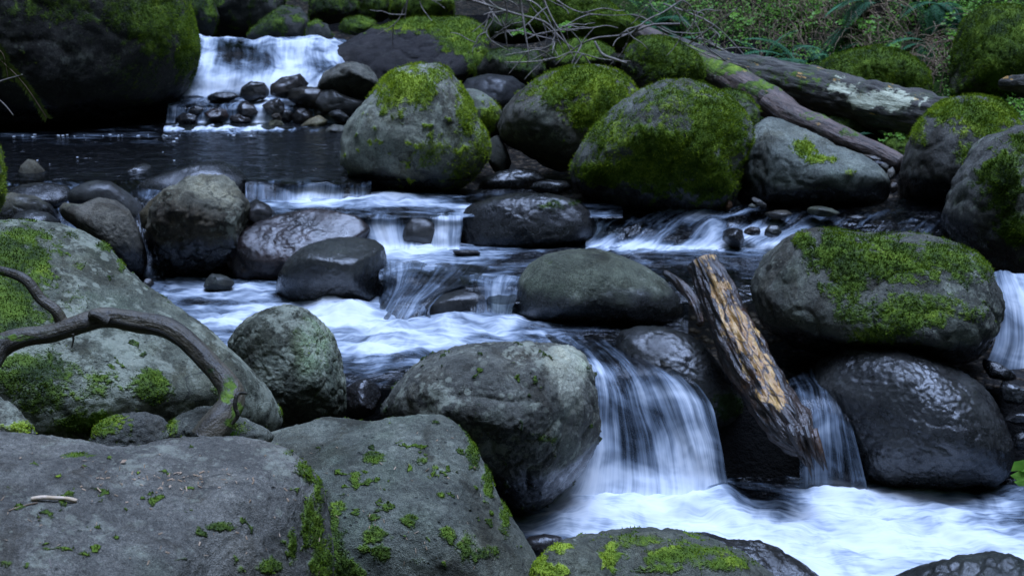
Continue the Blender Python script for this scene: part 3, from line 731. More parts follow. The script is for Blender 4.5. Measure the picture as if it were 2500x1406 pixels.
water('water', 'wide rolling band of white water crossing behind the centre boulder', [
    [Z(x, 672, .45, f) for x, f in zip(xs, [.2, .3, .3, .2, 0, 0, 0, 0, 0, 0, 0, 0])],
    [Z(x, 700, .45, f) for x, f in zip(xs, [.3, .6, .6, .6, .3, .1, 0, 0, 0, 0, 0, 0])],
    [Z(x, 735, .45, f) for x, f in zip(xs, [.3, .6, .4, .75, .9, .6, .3, .1, .1, 0, 0, 0])],
    [Z(x, 768, .455, f) for x, f in zip(xs, [.3, .6, .75, .9, 1.2, 1.1, .5, .4, .5, .1, 0, 0])],
    [Z(x, 792, .455, f) for x, f in zip(xs, [.3, .6, 1, .9, 1, 1.15, .9, .85, 1, .35, .02, 0])],
    [Z(x, 818, .45, f) for x, f in zip(xs, [.3, .6, .6, .6, .75, .85, .8, .75, .7, .35, .05, 0])],
    [Z(x, 848, .45, f) for x, f in zip(xs, [.3, .5, .5, .5, .8, .9, .85, .7, .4, .2, .1, 0])],
    [Z(x, 880, .45, f) if x < 1300 else Z(x, 862, .43, f) for x, f in zip(xs, [.2, .3, .4, .5, .65, .6, .5, .4, .3, .2, .1, 0])],
    [Z(x, 912, .44, f) if x < 1300 else Z(x, 866, .40, f) for x, f in zip(xs, [.2, .2, .2, .3, .35, .3, .2, .2, .2, .1, .1, 0])],
    [D(x, 945, 5.22, 0) if x < 1300 else Z(x, 872, .34, 0) for x in xs]], M_RAPID, 12, 11, swap=True, rip=.006, turb=.035, seed=12, mounds=[(845, 758, 55, 20, .07), (790, 745, 40, 14, .04), (1110, 782, 70, 12, .05), (1220, 778, 60, 12, .04), (620, 760, 70, 12, .03), (960, 830, 90, 12, .035), (1150, 850, 90, 12, .03)], blobs=[(470, 738, 60, 14, .15), (1000, 868, 130, 14, .2), (560, 812, 60, 12, .35), (1180, 822, 60, 8, .45), (700, 720, 40, 8, .2), (1290, 800, 50, 12, .25)])
# main fall
water('waterfall', 'large silky waterfall arching between the centre boulder and the propped log', [
    [Z(x, y, .452, f) for x, y, f in [(1330, 822, .15), (1370, 820, .1), (1410, 820, .05), (1450, 818, .03), (1490, 818, .02), (1530, 820, .02), (1580, 826, 0)]],
    [Z(x, y, .45, f) for x, y, f in [(1380, 866, .45), (1415, 862, .38), (1452, 860, .30), (1490, 860, .24), (1530, 862, .2), (1575, 868, .12), (1625, 880, .08)]],
    [D(x, y, d, f) for x, y, d, f in [(1408, 905, 5.34, .6), (1445, 900, 5.36, .55), (1485, 898, 5.38, .45), (1532, 898, 5.38, .40), (1582, 904, 5.36, .36), (1636, 914, 5.34, .3), (1694, 930, 5.30, .3)]],
    [D(x, y, d, f) for x, y, d, f in [(1422, 965, 5.26, .8), (1462, 958, 5.28, .6), (1508, 950, 5.30, .55), (1560, 948, 5.31, .5), (1618, 954, 5.30, .5), (1678, 965, 5.28, .55), (1736, 985, 5.25, .35)]],
    [D(x, y, d, f) for x, y, d, f in [(1424, 1035, 5.20, .9), (1472, 1030, 5.22, .65), (1528, 1024, 5.24, .58), (1587, 1020, 5.25, .5), (1646, 1022, 5.24, .42), (1702, 1030, 5.22, .42), (1752, 1044, 5.20, .45)]],
    [D(x, y, d, f) for x, y, d, f in [(1408, 1110, 5.14, 1.0), (1474, 1106, 5.16, .75), (1544, 1100, 5.18, .6), (1608, 1096, 5.19, .5), (1668, 1096, 5.19, .72), (1722, 1100, 5.18, .75), (1765, 1108, 5.17, .45)]],
    [D(x, y, d, f) for x, y, d, f in [(1376, 1175, 5.09, 1.1), (1458, 1175, 5.11, 1.0), (1544, 1172, 5.13, .85), (1616, 1168, 5.14, .8), (1678, 1166, 5.15, .85), (1732, 1166, 5.15, .75), (1775, 1170, 5.14, .5)]],
    [D(x, y, d, f) for x, y, d, f in [(1318, 1235, 5.02, 1.2), (1425, 1240, 5.03, 1.15), (1530, 1240, 5.05, 1.05), (1612, 1238, 5.06, 1.0), (1680, 1232, 5.08, 1.0), (1738, 1228, 5.08, .95), (1784, 1226, 5.08, 1.0)]],
    [Z(x, y, -.07, 1.1) for x, y in [(1270, 1280), (1380, 1290), (1490, 1295), (1596, 1292), (1674, 1284), (1740, 1276), (1800, 1262)]]], M_FALL, 16, 12, rip=.008, turb=.010, ridge=.028, rf=8, seed=13)
water('waterfall', 'narrow veil fall between the propped log and the wet round boulder', [
    [D(x, y, 5.62, f) for x, y, f in [(1850, 870, 0), (1900, 868, 0), (1950, 868, 0), (2010, 872, 0), (2050, 880, 0)]],
    [Z(x, y, .375, f) for x, y, f in [(1890, 915, .1), (1930, 912, .1), (1970, 912, .1), (2010, 915, .05), (2045, 922, 0)]],
    [D(x, y, 5.30, f) for x, y, f in [(1925, 960, .4), (1955, 955, .4), (1990, 950, .35), (2025, 958, .25), (2058, 972, .15)]],
    [D(x, y, 5.20, f) for x, y, f in [(1945, 1020, .45), (1972, 1012, .6), (2005, 1008, .42), (2042, 1016, .35), (2078, 1030, .25)]],
    [D(x, y, 5.14, f) for x, y, f in [(1950, 1100, .35), (1978, 1096, .55), (2012, 1092, .4), (2054, 1098, .3), (2098, 1108, .4)]],
    [D(x, y, 5.12, f) for x, y, f in [(1950, 1180, .4), (1980, 1180, .5), (2016, 1180, .4), (2062, 1182, .35), (2116, 1186, .5)]],
    [Z(x, y, -.06, .9) for x, y in [(1945, 1222), (1980, 1226), (2020, 1228), (2066, 1228), (2122, 1224)]]], M_FALL, 14, 12, rip=.004, turb=.005, ridge=.014, rf=9, seed=14, wob=.03)
water('waterfall', 'white side fall at the edge beside the long mossy boulder', [
    [D(x, y, 6.1, f) for x, y, f in [(2410, 668, .3), (2440, 660, .5), (2475, 665, .6), (2530, 680, .7), (2600, 700, .7)]],
    [D(x, y, 5.98, f) for x, y, f in [(2420, 700, .6), (2455, 700, .8), (2495, 715, .85), (2550, 740, .8), (2620, 770, .7)]],
    [D(x, y, 5.88, f) for x, y, f in [(2432, 760, .6), (2468, 762, .75), (2510, 780, .85), (2565, 800, .8), (2630, 820, .7)]],
    [D(x, y, 5.8, f) for x, y, f in [(2430, 830, .5), (2468, 832, .6), (2512, 840, .7), (2570, 850, .7), (2640, 860, .7)]],
    [D(x, y, 5.74, f) for x, y, f in [(2400, 900, .6), (2450, 905, .6), (2505, 912, .7), (2570, 915, .7), (2640, 920, .7)]]], M_FALL, 12, 10, rip=.004, turb=.006, ridge=.02, seed=15)
# lower pool
xs = [1120, 1290, 1420, 1560, 1700, 1800, 1900, 2020, 2180, 2350, 2520, 2720, 2950]
water('water', 'lower pool of boiling white foam sweeping to the right', [
    [Z(x, 1150, 0, f) for x, f in zip(xs, [0, .2, .4, .3, .1, 0, 0, .1, 0, 0, 0, 0, 0])],
    [Z(x, 1178, 0, f) for x, f in zip(xs, [0, .4, .6, .6, .5, .05, .2, .9, .4, .1, .1, 0, 0])],
    [Z(x, 1200, 0, f) for x, f in zip(xs, [0, .5, .9, 1, 1, .1, .4, 1.1, .95, .6, .35, .3, 0])],
    [Z(x, 1232, 0, f) for x, f in zip(xs, [0, .6, 1.0, 1.1, 1.2, .6, .55, .95, 1.0, .75, .5, .4, .2])],
    [Z(x, 1268, 0, f) for x, f in zip(xs, [0, .6, 1.0, 1.1, 1.2, 1.05, .9, 1.0, 1.0, .75, .5, .5, .3])],
    [Z(x, 1308, 0, f) for x, f in zip(xs, [0, .5, .9, 1, 1.1, 1.1, 1.1, 1.05, 1.05, .95, .8, .6, .4])],
    [Z(x, 1350, 0, f) for x, f in zip(xs, [0, .3, .6, .9, 1, 1.1, 1.2, 1.1, 1.05, 1.0, .9, .6, .4])],
    [Z(x, 1400, 0, f) for x, f in zip(xs, [0, .2, .4, .6, .8, .9, 1.1, 1.1, .8, .7, .7, .6, .4])],
    [Z(x, 1470, 0, f) for x, f in zip(xs, [0, .1, .3, .5, .6, .8, .9, .8, .6, .5, .5, .5, .4])],
    [Z(x, 1600, 0, .3) for x in xs]], M_RAPID, 12, 13, swap=True, rip=.008, turb=.030, seed=16, mounds=[(1360, 1290, 60, 20, .03), (1460, 1262, 60, 26, .08), (1560, 1254, 55, 24, .09), (1660, 1246, 50, 24, .09), (1768, 1222, 46, 34, .10), (1720, 1250, 50, 24, .08), (1380, 1278, 60, 24, .06), (2035, 1206, 80, 16, .06), (1870, 1300, 90, 20, .03), (2200, 1280, 110, 20, .03)])

# ------------------------------------------------------------------ stones
G0 = (.165, .17, .175); GD = (.085, .088, .092); GB = (.10, .085, .070); RED = (.13, .06, .045); GL = (.26, .27, .27); GG = (.15, .165, .15)
stone('huge dark boulder with moss on its upper right shoulder beside the cascade',
      [(-260, -60), (-150, -220), (150, -280), (330, -220), (430, -110), (448, -30), (462, 40), (484, 118), (474, 160), (455, 205), (440, 245), (418, 290), (395, 315), (300, 330), (150, 335), (0, 338), (-160, 335), (-260, 200)],
      9.75, .85, base=(.075, .07, .072), n=2.8, moss=[(395, 50, 85, 100, .75), (455, 90, 34, 90, .95), (150, 20, 170, 45, .55), (330, 190, 90, 70, .4), (300, 20, 90, 60, .6)], mnoise=.3, wetz=.9, lvl=7, tone=.1, lichen=.25, tufts=.4, amp=.8)
stone('pale grey cone boulder with yellow green moss cap beside the pool',
      [(828, 395), (832, 345), (848, 300), (878, 262), (912, 230), (938, 197), (968, 170), (1010, 158), (1060, 158), (1092, 172), (1116, 203), (1140, 248), (1165, 290), (1186, 328), (1197, 368), (1184, 402), (1158, 428), (1132, 452), (1096, 473), (1040, 478), (985, 474), (940, 470), (900, 458), (855, 432)],
      7.72, .38, base=(.34, .35, .34), moss=[(1000, 215, 72, 50, 1), (955, 245, 40, 26, .6), (1135, 270, 24, 95, .75), (1060, 370, 60, 36, .55), (1130, 405, 62, 55, .5), (1176, 355, 25, 60, .6), (1080, 180, 30, 22, .6)], spots=.5, spot_s=18, wetz=.74, lichen=.75, lvl=6, tone=.55, fac=.6, amp=.7)
stone('small pale boulder tucked behind the cone boulder', [(1118, 222), (1140, 213), (1165, 216), (1200, 240), (1226, 275), (1230, 310), (1205, 335), (1160, 335), (1130, 300)],
      8.3, .2, base=GL, moss=[(1190, 290, 28, 36, .8), (1212, 262, 18, 18, .5)], lichen=.6, tone=.5)
stone('round boulder with thick moss cap, third from the huge dark boulder', [(1217, 305), (1228, 262), (1262, 228), (1308, 196), (1350, 175), (1400, 162), (1458, 159), (1510, 168), (1545, 193), (1562, 228), (1548, 265), (1508, 305), (1465, 345), (1432, 385), (1400, 415), (1370, 422), (1330, 408), (1288, 383), (1250, 358), (1222, 335)],
      8.15, .42, base=(.16, .15, .155), moss=[(1430, 205, 115, 42, 1), (1490, 270, 85, 60, 1), (1370, 235, 60, 26, .85), (1430, 270, 60, 50, .9), (1300, 270, 40, 20, .35)], lichen=.5, lvl=6, tone=.35, c=(1400, 285))
stone('large rounded boulder carpeted in green moss with bare grey foot', [(1376, 450), (1385, 412), (1408, 370), (1440, 330), (1475, 290), (1520, 250), (1570, 216), (1620, 200), (1672, 197), (1722, 214), (1770, 240), (1806, 270), (1829, 310), (1834, 342), (1818, 382), (1803, 420), (1797, 470), (1790, 502), (1740, 518), (1650, 526), (1560, 524), (1490, 516), (1430, 494), (1390, 474)],
      7.4, .45, base=(.185, .19, .20), moss=[(1640, 380, 150, 75, 1), (1745, 300, 80, 90, .95), (1540, 415, 130, 34, .95), (1740, 430, 60, 55, .9), (1680, 255, 110, 55, .62), (1500, 330, 80, 66, .6), (1600, 240, 70, 30, .35)], mnoise=.4, wetz=.76, lichen=.3, lvl=6, tone=.25)
stone('smooth bluish grey boulder with one pointed top and small moss patch', [(1795, 485), (1799, 440), (1812, 390), (1830, 340), (1848, 302), (1874, 283), (1910, 284), (1950, 303), (2000, 333), (2050, 358), (2100, 378), (2142, 400), (2166, 430), (2174, 466), (2166, 497), (2130, 508), (2000, 511), (1880, 509), (1820, 503)],
      7.4, .33, base=(.26, .285, .30), moss=[(1962, 365, 28, 26, .9), (1995, 392, 40, 12, .8), (2030, 392, 14, 9, .7), (2075, 420, 16, 10, .5), (1838, 338, 8, 22, .6)], wetz=.745, lichen=.12, lvl=6, tone=.5, c=(1960, 420), fac=.8, cuts=[(.35, .75, .6, .62)])
stone('tall boulder with mossy crown at the right bank', [(2182, 505), (2190, 450), (2205, 390), (2225, 330), (2258, 285), (2300, 250), (2340, 231), (2385, 226), (2430, 243), (2466, 268), (2492, 300), (2525, 345), (2510, 430), (2440, 490), (2350, 520), (2250, 522)],
      7.5, .42, base=(.155, .15, .16), moss=[(2410, 290, 80, 55, .95), (2300, 265, 50, 26, .9), (2245, 310, 20, 50, .7), (2390, 370, 60, 40, .7), (2360, 330, 50, 30, .5)], wetz=.78, lichen=.35, lvl=6, tone=.35)
stone('big boulder at the right edge with dark moss face and pale ridge', [(2296, 548), (2302, 500), (2325, 440), (2352, 398), (2378, 355), (2408, 333), (2450, 323), (2530, 300), (2640, 330), (2700, 450), (2690, 600), (2620, 700), (2530, 745), (2450, 715), (2395, 640), (2330, 590)],
      6.75, .45, base=(.17, .165, .18), moss=[(2445, 440, 55, 80, .95), (2510, 350, 50, 26, .85), (2480, 560, 60, 60, .75), (2410, 500, 30, 40, .4), (2480, 400, 40, 50, .6)], wetz=.68, lichen=.5, lvl=6, tone=-.05, n=2.6)
stone('glossy wet oval boulder in mid stream with faint green top', [(1105, 565), (1114, 528), (1148, 500), (1198, 480), (1268, 471), (1340, 473), (1400, 487), (1436, 514), (1454, 550), (1452, 582), (1436, 606), (1300, 616), (1180, 613), (1122, 603)],
      7.05, .3, base=(.13, .12, .13), moss=[(1345, 505, 42, 18, .6), (1400, 500, 16, 8, .5), (1300, 530, 30, 16, .3)], wetz=.62, wetall=.92, lichen=.1, lvl=6, tone=-.3, n=2.6, amp=.85)
stone('smooth egg shaped greenish grey boulder behind the propped log', [(1250, 735), (1262, 692), (1290, 646), (1330, 620), (1390, 608), (1450, 609), (1510, 623), (1570, 648), (1622, 684), (1658, 726), (1666, 762), (1652, 795), (1600, 808), (1500, 803), (1400, 800), (1300, 795), (1258, 770)],
      6.15, .34, base=(.15, .165, .14), moss=[(1330, 640, 30, 12, .3)], wetz=.50, lichen=.45, lvl=6, amp=.45, fac=.3, tone=0)
stone('long mossy boulder on the right with shaggy green flank', [(1826, 705), (1832, 660), (1850, 618), (1890, 583), (1940, 560), (2000, 556), (2060, 563), (2110, 571), (2180, 569), (2250, 571), (2312, 588), (2372, 618), (2412, 658), (2432, 710), (2443, 760), (2437, 812), (2416, 855), (2380, 890), (2300, 905), (2200, 895), (2050, 880), (1940, 850), (1865, 790)],
      5.75, .48, base=(.15, .15, .15), moss=[(2050, 620, 55, 70, 1), (2080, 690, 50, 60, .8), (1965, 590, 26, 20, .95), (1975, 625, 14, 18, .7), (2160, 640, 110, 60, .85), (2300, 640, 110, 55, .75), (2230, 760, 140, 55, .7), (2395, 640, 30, 50, .7), (2150, 810, 80, 28, .75), (2100, 770, 60, 30, .6)], mnoise=.22, wetz=.45, lichen=.45, lvl=7, tone=.05, n=2.6, tufts=.8)
stone('broad round wet black boulder below the long mossy one', [(1978, 930), (1998, 890), (2025, 862), (2070, 840), (2130, 829), (2190, 831), (2260, 858), (2330, 898), (2392, 940), (2434, 990), (2462, 1050), (2478, 1110), (2468, 1155), (2432, 1192), (2350, 1204), (2250, 1202), (2150, 1198), (2105, 1172), (2078, 1110), (2048, 1060), (2018, 1010), (1990, 965)],
      5.4, .42, base=(.17, .17, .19), moss=[(2190, 900, 70, 24, .28), (2370, 960, 40, 50, .3)], wetz=.12, wetall=.9, lichen=.15, lvl=7, tone=-.4, amp=.7, fac=.4)
stone('dark rock standing beyond the white side fall at the right edge', [(2540, 1000), (2545, 820), (2580, 700), (2660, 640), (2780, 640), (2880, 760), (2920, 950), (2880, 1120), (2700, 1180), (2570, 1120)], 5.85, .45, base=(.10, .10, .10), wetz=.5, lvl=5, lichen=.1)
stone('wet rounded rock half veiled by the large waterfall', [(1496, 850), (1510, 806), (1558, 794), (1620, 799), (1682, 818), (1724, 848), (1764, 898), (1804, 948), (1818, 990), (1796, 1035), (1762, 1065), (1700, 1060), (1600, 1000), (1530, 920)],
      5.58, .24, base=(.12, .12, .13), moss=[(1775, 985, 36, 34, .75)], wetall=.85, lichen=.1, lvl=6, tone=-.7, fac=.3, amp=.6)
stone('centre boulder with pale speckled shoulder beside the large waterfall', [(928, 1015), (945, 970), (975, 933), (1020, 893), (1080, 860), (1150, 843), (1230, 837), (1320, 841), (1392, 846), (1428, 862), (1448, 896), (1458, 960), (1465, 1040), (1462, 1090), (1442, 1142), (1402, 1202), (1352, 1252), (1302, 1278), (1266, 1285), (1230, 1250), (1150, 1190), (1000, 1110)],
      4.95, .48, base=(.175, .175, .18), moss=[(1170, 1010, 70, 30, .3), (1325, 1068, 40, 16, .55), (1240, 980, 60, 40, .25)], wetz=.16, lichen=.62, lvl=7, n=2.7, tone=-.2, c=(1240, 1010), cuts=[(.74, -.40, .54, .66), (.1, .80, .60, .86), (-.15, -.72, .66, .74)], spots=.28, spot_s=20, lum=[(1385, 885, 52, 60, (.42, .42, .38)), (1400, 960, 26, 60, (.30, .30, .28))])
stone('upright grey green boulder with pale lichen side left of the white band', [(555, 835), (574, 806), (610, 775), (660, 753), (710, 747), (750, 759), (790, 789), (815, 820), (830, 870), (843, 930), (844, 990), (836, 1018), (785, 1040), (700, 1045), (640, 1010), (590, 920)],
      4.9, .3, base=(.15, .165, .15), moss=[(770, 850, 50, 70, .38), (760, 960, 50, 40, .3), (640, 850, 60, 60, .2)], lichen=.7, lvl=7, tone=.1, wetz=.22, cuts=[(.75, .3, .55, .74)], lum=[(760, 850, 50, 70, (.24, .30, .21))])
stone('smooth dark wet boulder with flat top in mid left of the stream', [(670, 722), (679, 670), (700, 633), (740, 604), (800, 580), (860, 571), (915, 577), (937, 600), (945, 650), (944, 702), (926, 740), (880, 752), (780, 756), (700, 752)],
      6.45, .3, base=(.13, .135, .14), wetz=.52, wetall=.6, lichen=.05, lvl=6, amp=.6, n=2.8, cuts=[(.1, .85, .5, .82), (.8, -.1, .6, .84)])
stone('rough jagged boulder with brown banded underside left of the stream', [(353, 565), (368, 510), (398, 470), (440, 443), (490, 419), (540, 412), (590, 428), (615, 460), (624, 492), (606, 540), (592, 600), (556, 645), (500, 675), (430, 690), (378, 685), (356, 625)],
      6.8, .32, base=(.18, .175, .16), wetz=.56, lichen=.4, lvl=6, amp=1.5, rough2=1.8, fac=.9, cuts=[(-.1, -.55, .83, .55), (.2, .7, .68, .66)], lum=[(460, 570, 110, 90, (.07, .055, .04)), (530, 455, 70, 45, (.23, .22, .19))])
stone('reddish brown wet slab leaning behind the dark flat topped boulder', [(555, 645), (565, 600), (600, 560), (660, 528), (730, 510), (800, 513), (870, 528), (905, 560), (860, 620), (760, 685), (700, 722), (640, 712), (575, 685)],
      6.85, .26, base=(.24, .15, .16), wetall=.85, lichen=.0, lvl=6, amp=.95, rough2=1.4, fac=.9, cuts=[(-.1, .6, .8, .5)])
stone('brown grey smooth stone above the left foreground slope', [(143, 508), (158, 495), (200, 500), (240, 483), (282, 490), (316, 515), (338, 560), (354, 605), (362, 645), (356, 680), (320, 690), (275, 645), (235, 595), (185, 555), (152, 532)],
      6.7, .22, base=(.18, .165, .16), wetz=.56, lichen=.1, lvl=6, amp=.6)
stone('dark slanting slab rising behind the jagged boulder', [(318, 470), (330, 452), (380, 428), (450, 408), (510, 391), (552, 389), (580, 403), (606, 440), (600, 480), (560, 500), (450, 510), (360, 500)],
      7.5, .2, base=(.11, .115, .125), wetall=.25, wetz=.82, lichen=.05, lvl=5, amp=.6)
stone('small pointed grey stone standing in the pool margin', [(41, 440), (50, 405), (68, 389), (86, 392), (108, 415), (122, 438), (112, 450), (60, 452)], 7.75, .12, base=(.22, .21, .20), lichen=.1, lvl=4, amp=.5, name='stone', cat='stone')
stone('flat pale stone lying behind the curved dark ridge stone', [(150, 436), (175, 424), (220, 419), (262, 420), (288, 430), (285, 445), (230, 452), (165, 450)], 7.75, .1, base=(.24, .25, .24), lichen=.2, lvl=4, amp=.6, name='stone', cat='stone')
stone('small angular stone with pale tip at the pool edge', [(290, 436), (300, 420), (330, 405), (352, 395), (370, 405), (366, 430), (340, 442), (305, 444)], 7.8, .1, base=(.22, .21, .21), lichen=.1, lvl=4, amp=1.2, fac=1, name='stone', cat='stone', wetz=.83)
stone('low olive grey stone at the far left above the mossy slope', [(5, 500), (12, 462), (50, 448), (110, 445), (165, 452), (185, 475), (165, 510), (100, 530), (30, 530)], 7.3, .2, base=(.15, .145, .125), lichen=.2, lvl=5, amp=.9, wetz=.74)
stone('curved dark ridge stone sweeping down between the left stones', [(170, 500), (160, 470), (185, 452), (230, 440), (268, 442), (300, 462), (335, 490), (362, 520), (372, 545), (350, 560), (300, 520), (240, 500)], 7.2, .13, base=(.12, .12, .135), wetall=.5, lichen=0, lvl=5, amp=.5)
stone('low brown stone in front of the olive grey one', [(-60, 530), (-20, 475), (30, 470), (90, 480), (130, 505), (150, 540), (90, 560), (0, 560)], 7.0, .16, base=(.13, .12, .105), lichen=.1, lvl=5, amp=1, wetz=.68)
stone('dark wet stone between the olive grey stone and the green slope', [(20, 545), (40, 520), (80, 512), (120, 520), (150, 545), (120, 570), (50, 570)], 6.8, .12, base=(.10, .10, .11), wetall=.7, lichen=0, lvl=4, amp=1, name='stone', cat='stone')
stone('tan stone wedged against the left side of the jagged boulder', [(340, 520), (365, 490), (400, 462), (430, 455), (440, 475), (400, 520), (370, 560), (345, 560)], 7.0, .1, base=(.20, .17, .12), lichen=.1, lvl=4, amp=.6, name='stone', cat='stone')
stone('dark wet stone under the pool falls beside the jagged boulder', [(590, 545), (600, 500), (625, 485), (655, 500), (680, 525), (660, 545), (620, 560)], 7.0, .13, base=(.10, .08, .085), wetall=.9, lichen=0, lvl=4, amp=1.2, name='stone', cat='stone')
# sloping grey green rock at the left
stone('great sloping grey green boulder with dark moss on its left side', [(-260, 640), (-160, 548), (-60, 530), (50, 529), (140, 537), (208, 560), (262, 596), (300, 650), (342, 692), (402, 731), (480, 790), (552, 850), (612, 905), (662, 960), (690, 1012), (694, 1046), (650, 1075), (560, 1110), (300, 1170), (0, 1200), (-200, 1150), (-300, 900)],
      4.25, .55, base=(.20, .215, .195), n=2.2, moss=[(30, 640, 110, 90, .9), (20, 760, 90, 110, .95), (60, 910, 130, 70, .75), (240, 935, 60, 40, .6), (372, 948, 42, 36, .95), (110, 980, 80, 40, .65), (195, 1035, 90, 30, .9), (170, 575, 26, 14, .6), (262, 602, 30, 14, .8), (296, 640, 10, 26, .7), (195, 650, 20, 14, .5), (190, 740, 40, 60, .4), (530, 950, 20, 24, .6), (685, 985, 8, 34, .9)],
      lichen=.85, lvl=7, tone=-.05, spots=.5, spot_s=18, c=(250, 860), amp=.55, fac=.3, cuts=[(.3, .62, .72, .50)])
stone('mossy sliver of rock at the left picture edge', [(-140, 420), (-90, 350), (-20, 345), (4, 370), (10, 430), (8, 485), (-4, 520), (-90, 540)], 5.6, .15, base=(.15, .16, .12), mtop=.8, moss=[(0, 440, 20, 90, .7)], lvl=5, tone=.4)
stone('small rounded grey rock at the far left below the mossy slope', [(-140, 1100), (-130, 1000), (-60, 966), (0, 970), (40, 995), (72, 1030), (85, 1060), (60, 1110), (-40, 1150)], 3.3, .14, base=(.18, .185, .18), moss=[(40, 1045, 50, 14, .8)], lichen=.6, lvl=6, tone=.5)
stone('low grey rock between the mossy slope and the front ledge', [(210, 1110), (230, 1045), (280, 1010), (350, 1005), (400, 1020), (430, 1060), (420, 1110), (300, 1140)], 3.7, .14, base=(.17, .17, .18), moss=[(225, 1035, 60, 26, 1), (290, 1060, 30, 22, .4)], lichen=.3, lvl=6, tone=.45)
stone('narrow grey rock propping the foot of the bare root', [(388, 1075), (410, 1040), (440, 1010), (490, 990), (540, 992), (590, 1020), (640, 1040), (672, 1060), (640, 1110), (500, 1120), (400, 1100)], 3.55, .14, base=(.18, .185, .185), moss=[(420, 1040, 20, 26, .6), (590, 1045, 30, 16, .5)], lichen=.4, lvl=6, tone=.3)
stone('broad flat grey ledge in the lower left foreground', [(-420, 1400), (-330, 1120), (-200, 1040), (-60, 1035), (30, 1046), (100, 1052), (200, 1066), (270, 1086), (330, 1082), (400, 1069), (480, 1063), (560, 1063), (625, 1072), (685, 1094), (735, 1130), (772, 1172), (794, 1225), (808, 1300), (820, 1420), (830, 1640), (700, 1760), (0, 1850), (-350, 1700)],
      2.85, .50, base=(.21, .20, .21), n=2.5, moss=[(752, 1245, 14, 45, .9), (770, 1300, 18, 50, .9), (782, 1370, 26, 60, .9), (745, 1290, 12, 50, .8), (712, 1330, 12, 45, .85), (655, 1385, 30, 20, .8), (738, 1146, 24, 16, .75), (772, 1190, 12, 34, .9), (752, 1160, 14, 20, .8), (700, 1108, 16, 9, .6), (535, 1285, 26, 12, .85), (190, 1112, 34, 7, .7), (585, 1390, 14, 12, .7), (575, 1365, 10, 6, .6), (445, 1365, 16, 6, .5), (15, 1375, 20, 12, .6), (780, 1215, 14, 26, .6)],  # moss, plus upper rim patches that put the crease's shade into colour
      lichen=.35, lvl=7, tone=.05, spots=.42, spot_s=24, c=(280, 1330), fac=.25, amp=.55, cuts=[(.05, .72, .69, .42), (.75, -.02, .66, .70)], tufts=1.0)
stone('hump of speckled grey rock in the front middle dotted with moss', [(590, 1085), (660, 1052), (740, 1034), (790, 1018), (850, 1022), (910, 1030), (970, 1020), (1030, 1012), (1072, 1013), (1104, 1027), (1134, 1062), (1172, 1122), (1197, 1182), (1228, 1242), (1262, 1292), (1294, 1342), (1325, 1410), (1390, 1640), (1100, 1760), (760, 1740), (640, 1500), (600, 1250)],
      3.75, .42, base=(.185, .195, .19), n=2.5, moss=[(1155, 1100, 14, 42, .9), (1190, 1180, 12, 46, .9), (1232, 1262, 14, 46, .85), (912, 1118, 24, 16, .9), (866, 1170, 15, 18, .85), (948, 1236, 15, 10, .8), (998, 1266, 20, 18, .8), (918, 1300, 30, 24, .8), (930, 1350, 26, 20, .8), (1092, 1306, 24, 22, .8), (1140, 1340, 24, 40, .8), (1200, 1345, 40, 18, .7), (890, 1340, 20, 12, .7), (816, 1265, 16, 40, .7), (826, 1340, 22, 50, .7), (840, 1390, 34, 30, .75), (910, 1262, 14, 9, .8), (825, 1235, 22, 14, .7), (1030, 1125, 14, 12, .7), (1062, 1142, 9, 9, .7), (1075, 1210, 9, 8, .7), (1020, 1370, 26, 12, .5)],
      lichen=.30, lvl=7, tone=.0, spots=.5, spot_s=24, c=(1000, 1290), amp=.45, fac=.25, cuts=[(.62, .45, .64, .66), (-.1, .7, .7, .60)])
stone('low mossy streaked rock at the bottom centre', [(1300, 1420), (1340, 1350), (1385, 1325), (1430, 1308), (1500, 1297), (1580, 1293), (1660, 1298), (1740, 1318), (1820, 1353), (1900, 1398), (1960, 1455), (1900, 1620), (1500, 1700), (1300, 1620)],
      3.75, .34, base=(.15, .155, .145), moss=[(1560, 1320, 90, 16, .6), (1680, 1350, 110, 20, .75), (1760, 1375, 70, 20, .75), (1600, 1390, 60, 10, .6), (1490, 1360, 14, 40, .95)], mnoise=.3, spots=.5, spot_s=16, lichen=.2, lvl=6, tone=.25, fac=.4)
stone('small lumpy rock with bright moss frill at the bottom centre', [(1285, 1440), (1300, 1385), (1330, 1350), (1365, 1322), (1400, 1309), (1440, 1318), (1470, 1345), (1490, 1390), (1510, 1450), (1450, 1560), (1300, 1560)],
      3.5, .16, base=(.14, .145, .13), moss=[(1310, 1375, 26, 40, 1), (1360, 1335, 34, 14, .8), (1340, 1395, 40, 16, 1), (1478, 1350, 14, 40, .9)], lichen=.5, lvl=6, tone=.7)
stone('black wet rock ridge behind the mossy streaked rock', [(1600, 1330), (1614, 1292), (1660, 1286), (1720, 1295), (1780, 1318), (1850, 1322), (1902, 1343), (1952, 1370), (2005, 1410), (2060, 1520), (1800, 1600), (1640, 1450)],
      4.15, .18, base=(.10, .085, .08), wetall=.8, lichen=0, lvl=6, amp=.9)
stone('dark wet rock at the bottom right corner', [(2120, 1450), (2180, 1408), (2250, 1378), (2340, 1358), (2420, 1349), (2470, 1355), (2530, 1385), (2620, 1450), (2560, 1600), (2300, 1640)],
      4.1, .22, base=(.085, .09, .085), wetall=.6, moss=[(2420, 1400, 70, 30, .3)], lichen=.1, lvl=6, tone=-.5)
stone('brown wet stone at the foot of the centre boulder', [(1270, 1335), (1290, 1310), (1330, 1302), (1370, 1308), (1385, 1330), (1370, 1360), (1300, 1365)], 4.35, .1, base=(.11, .07, .06), wetall=.9, lichen=0, lvl=4, name='stone', cat='stone')
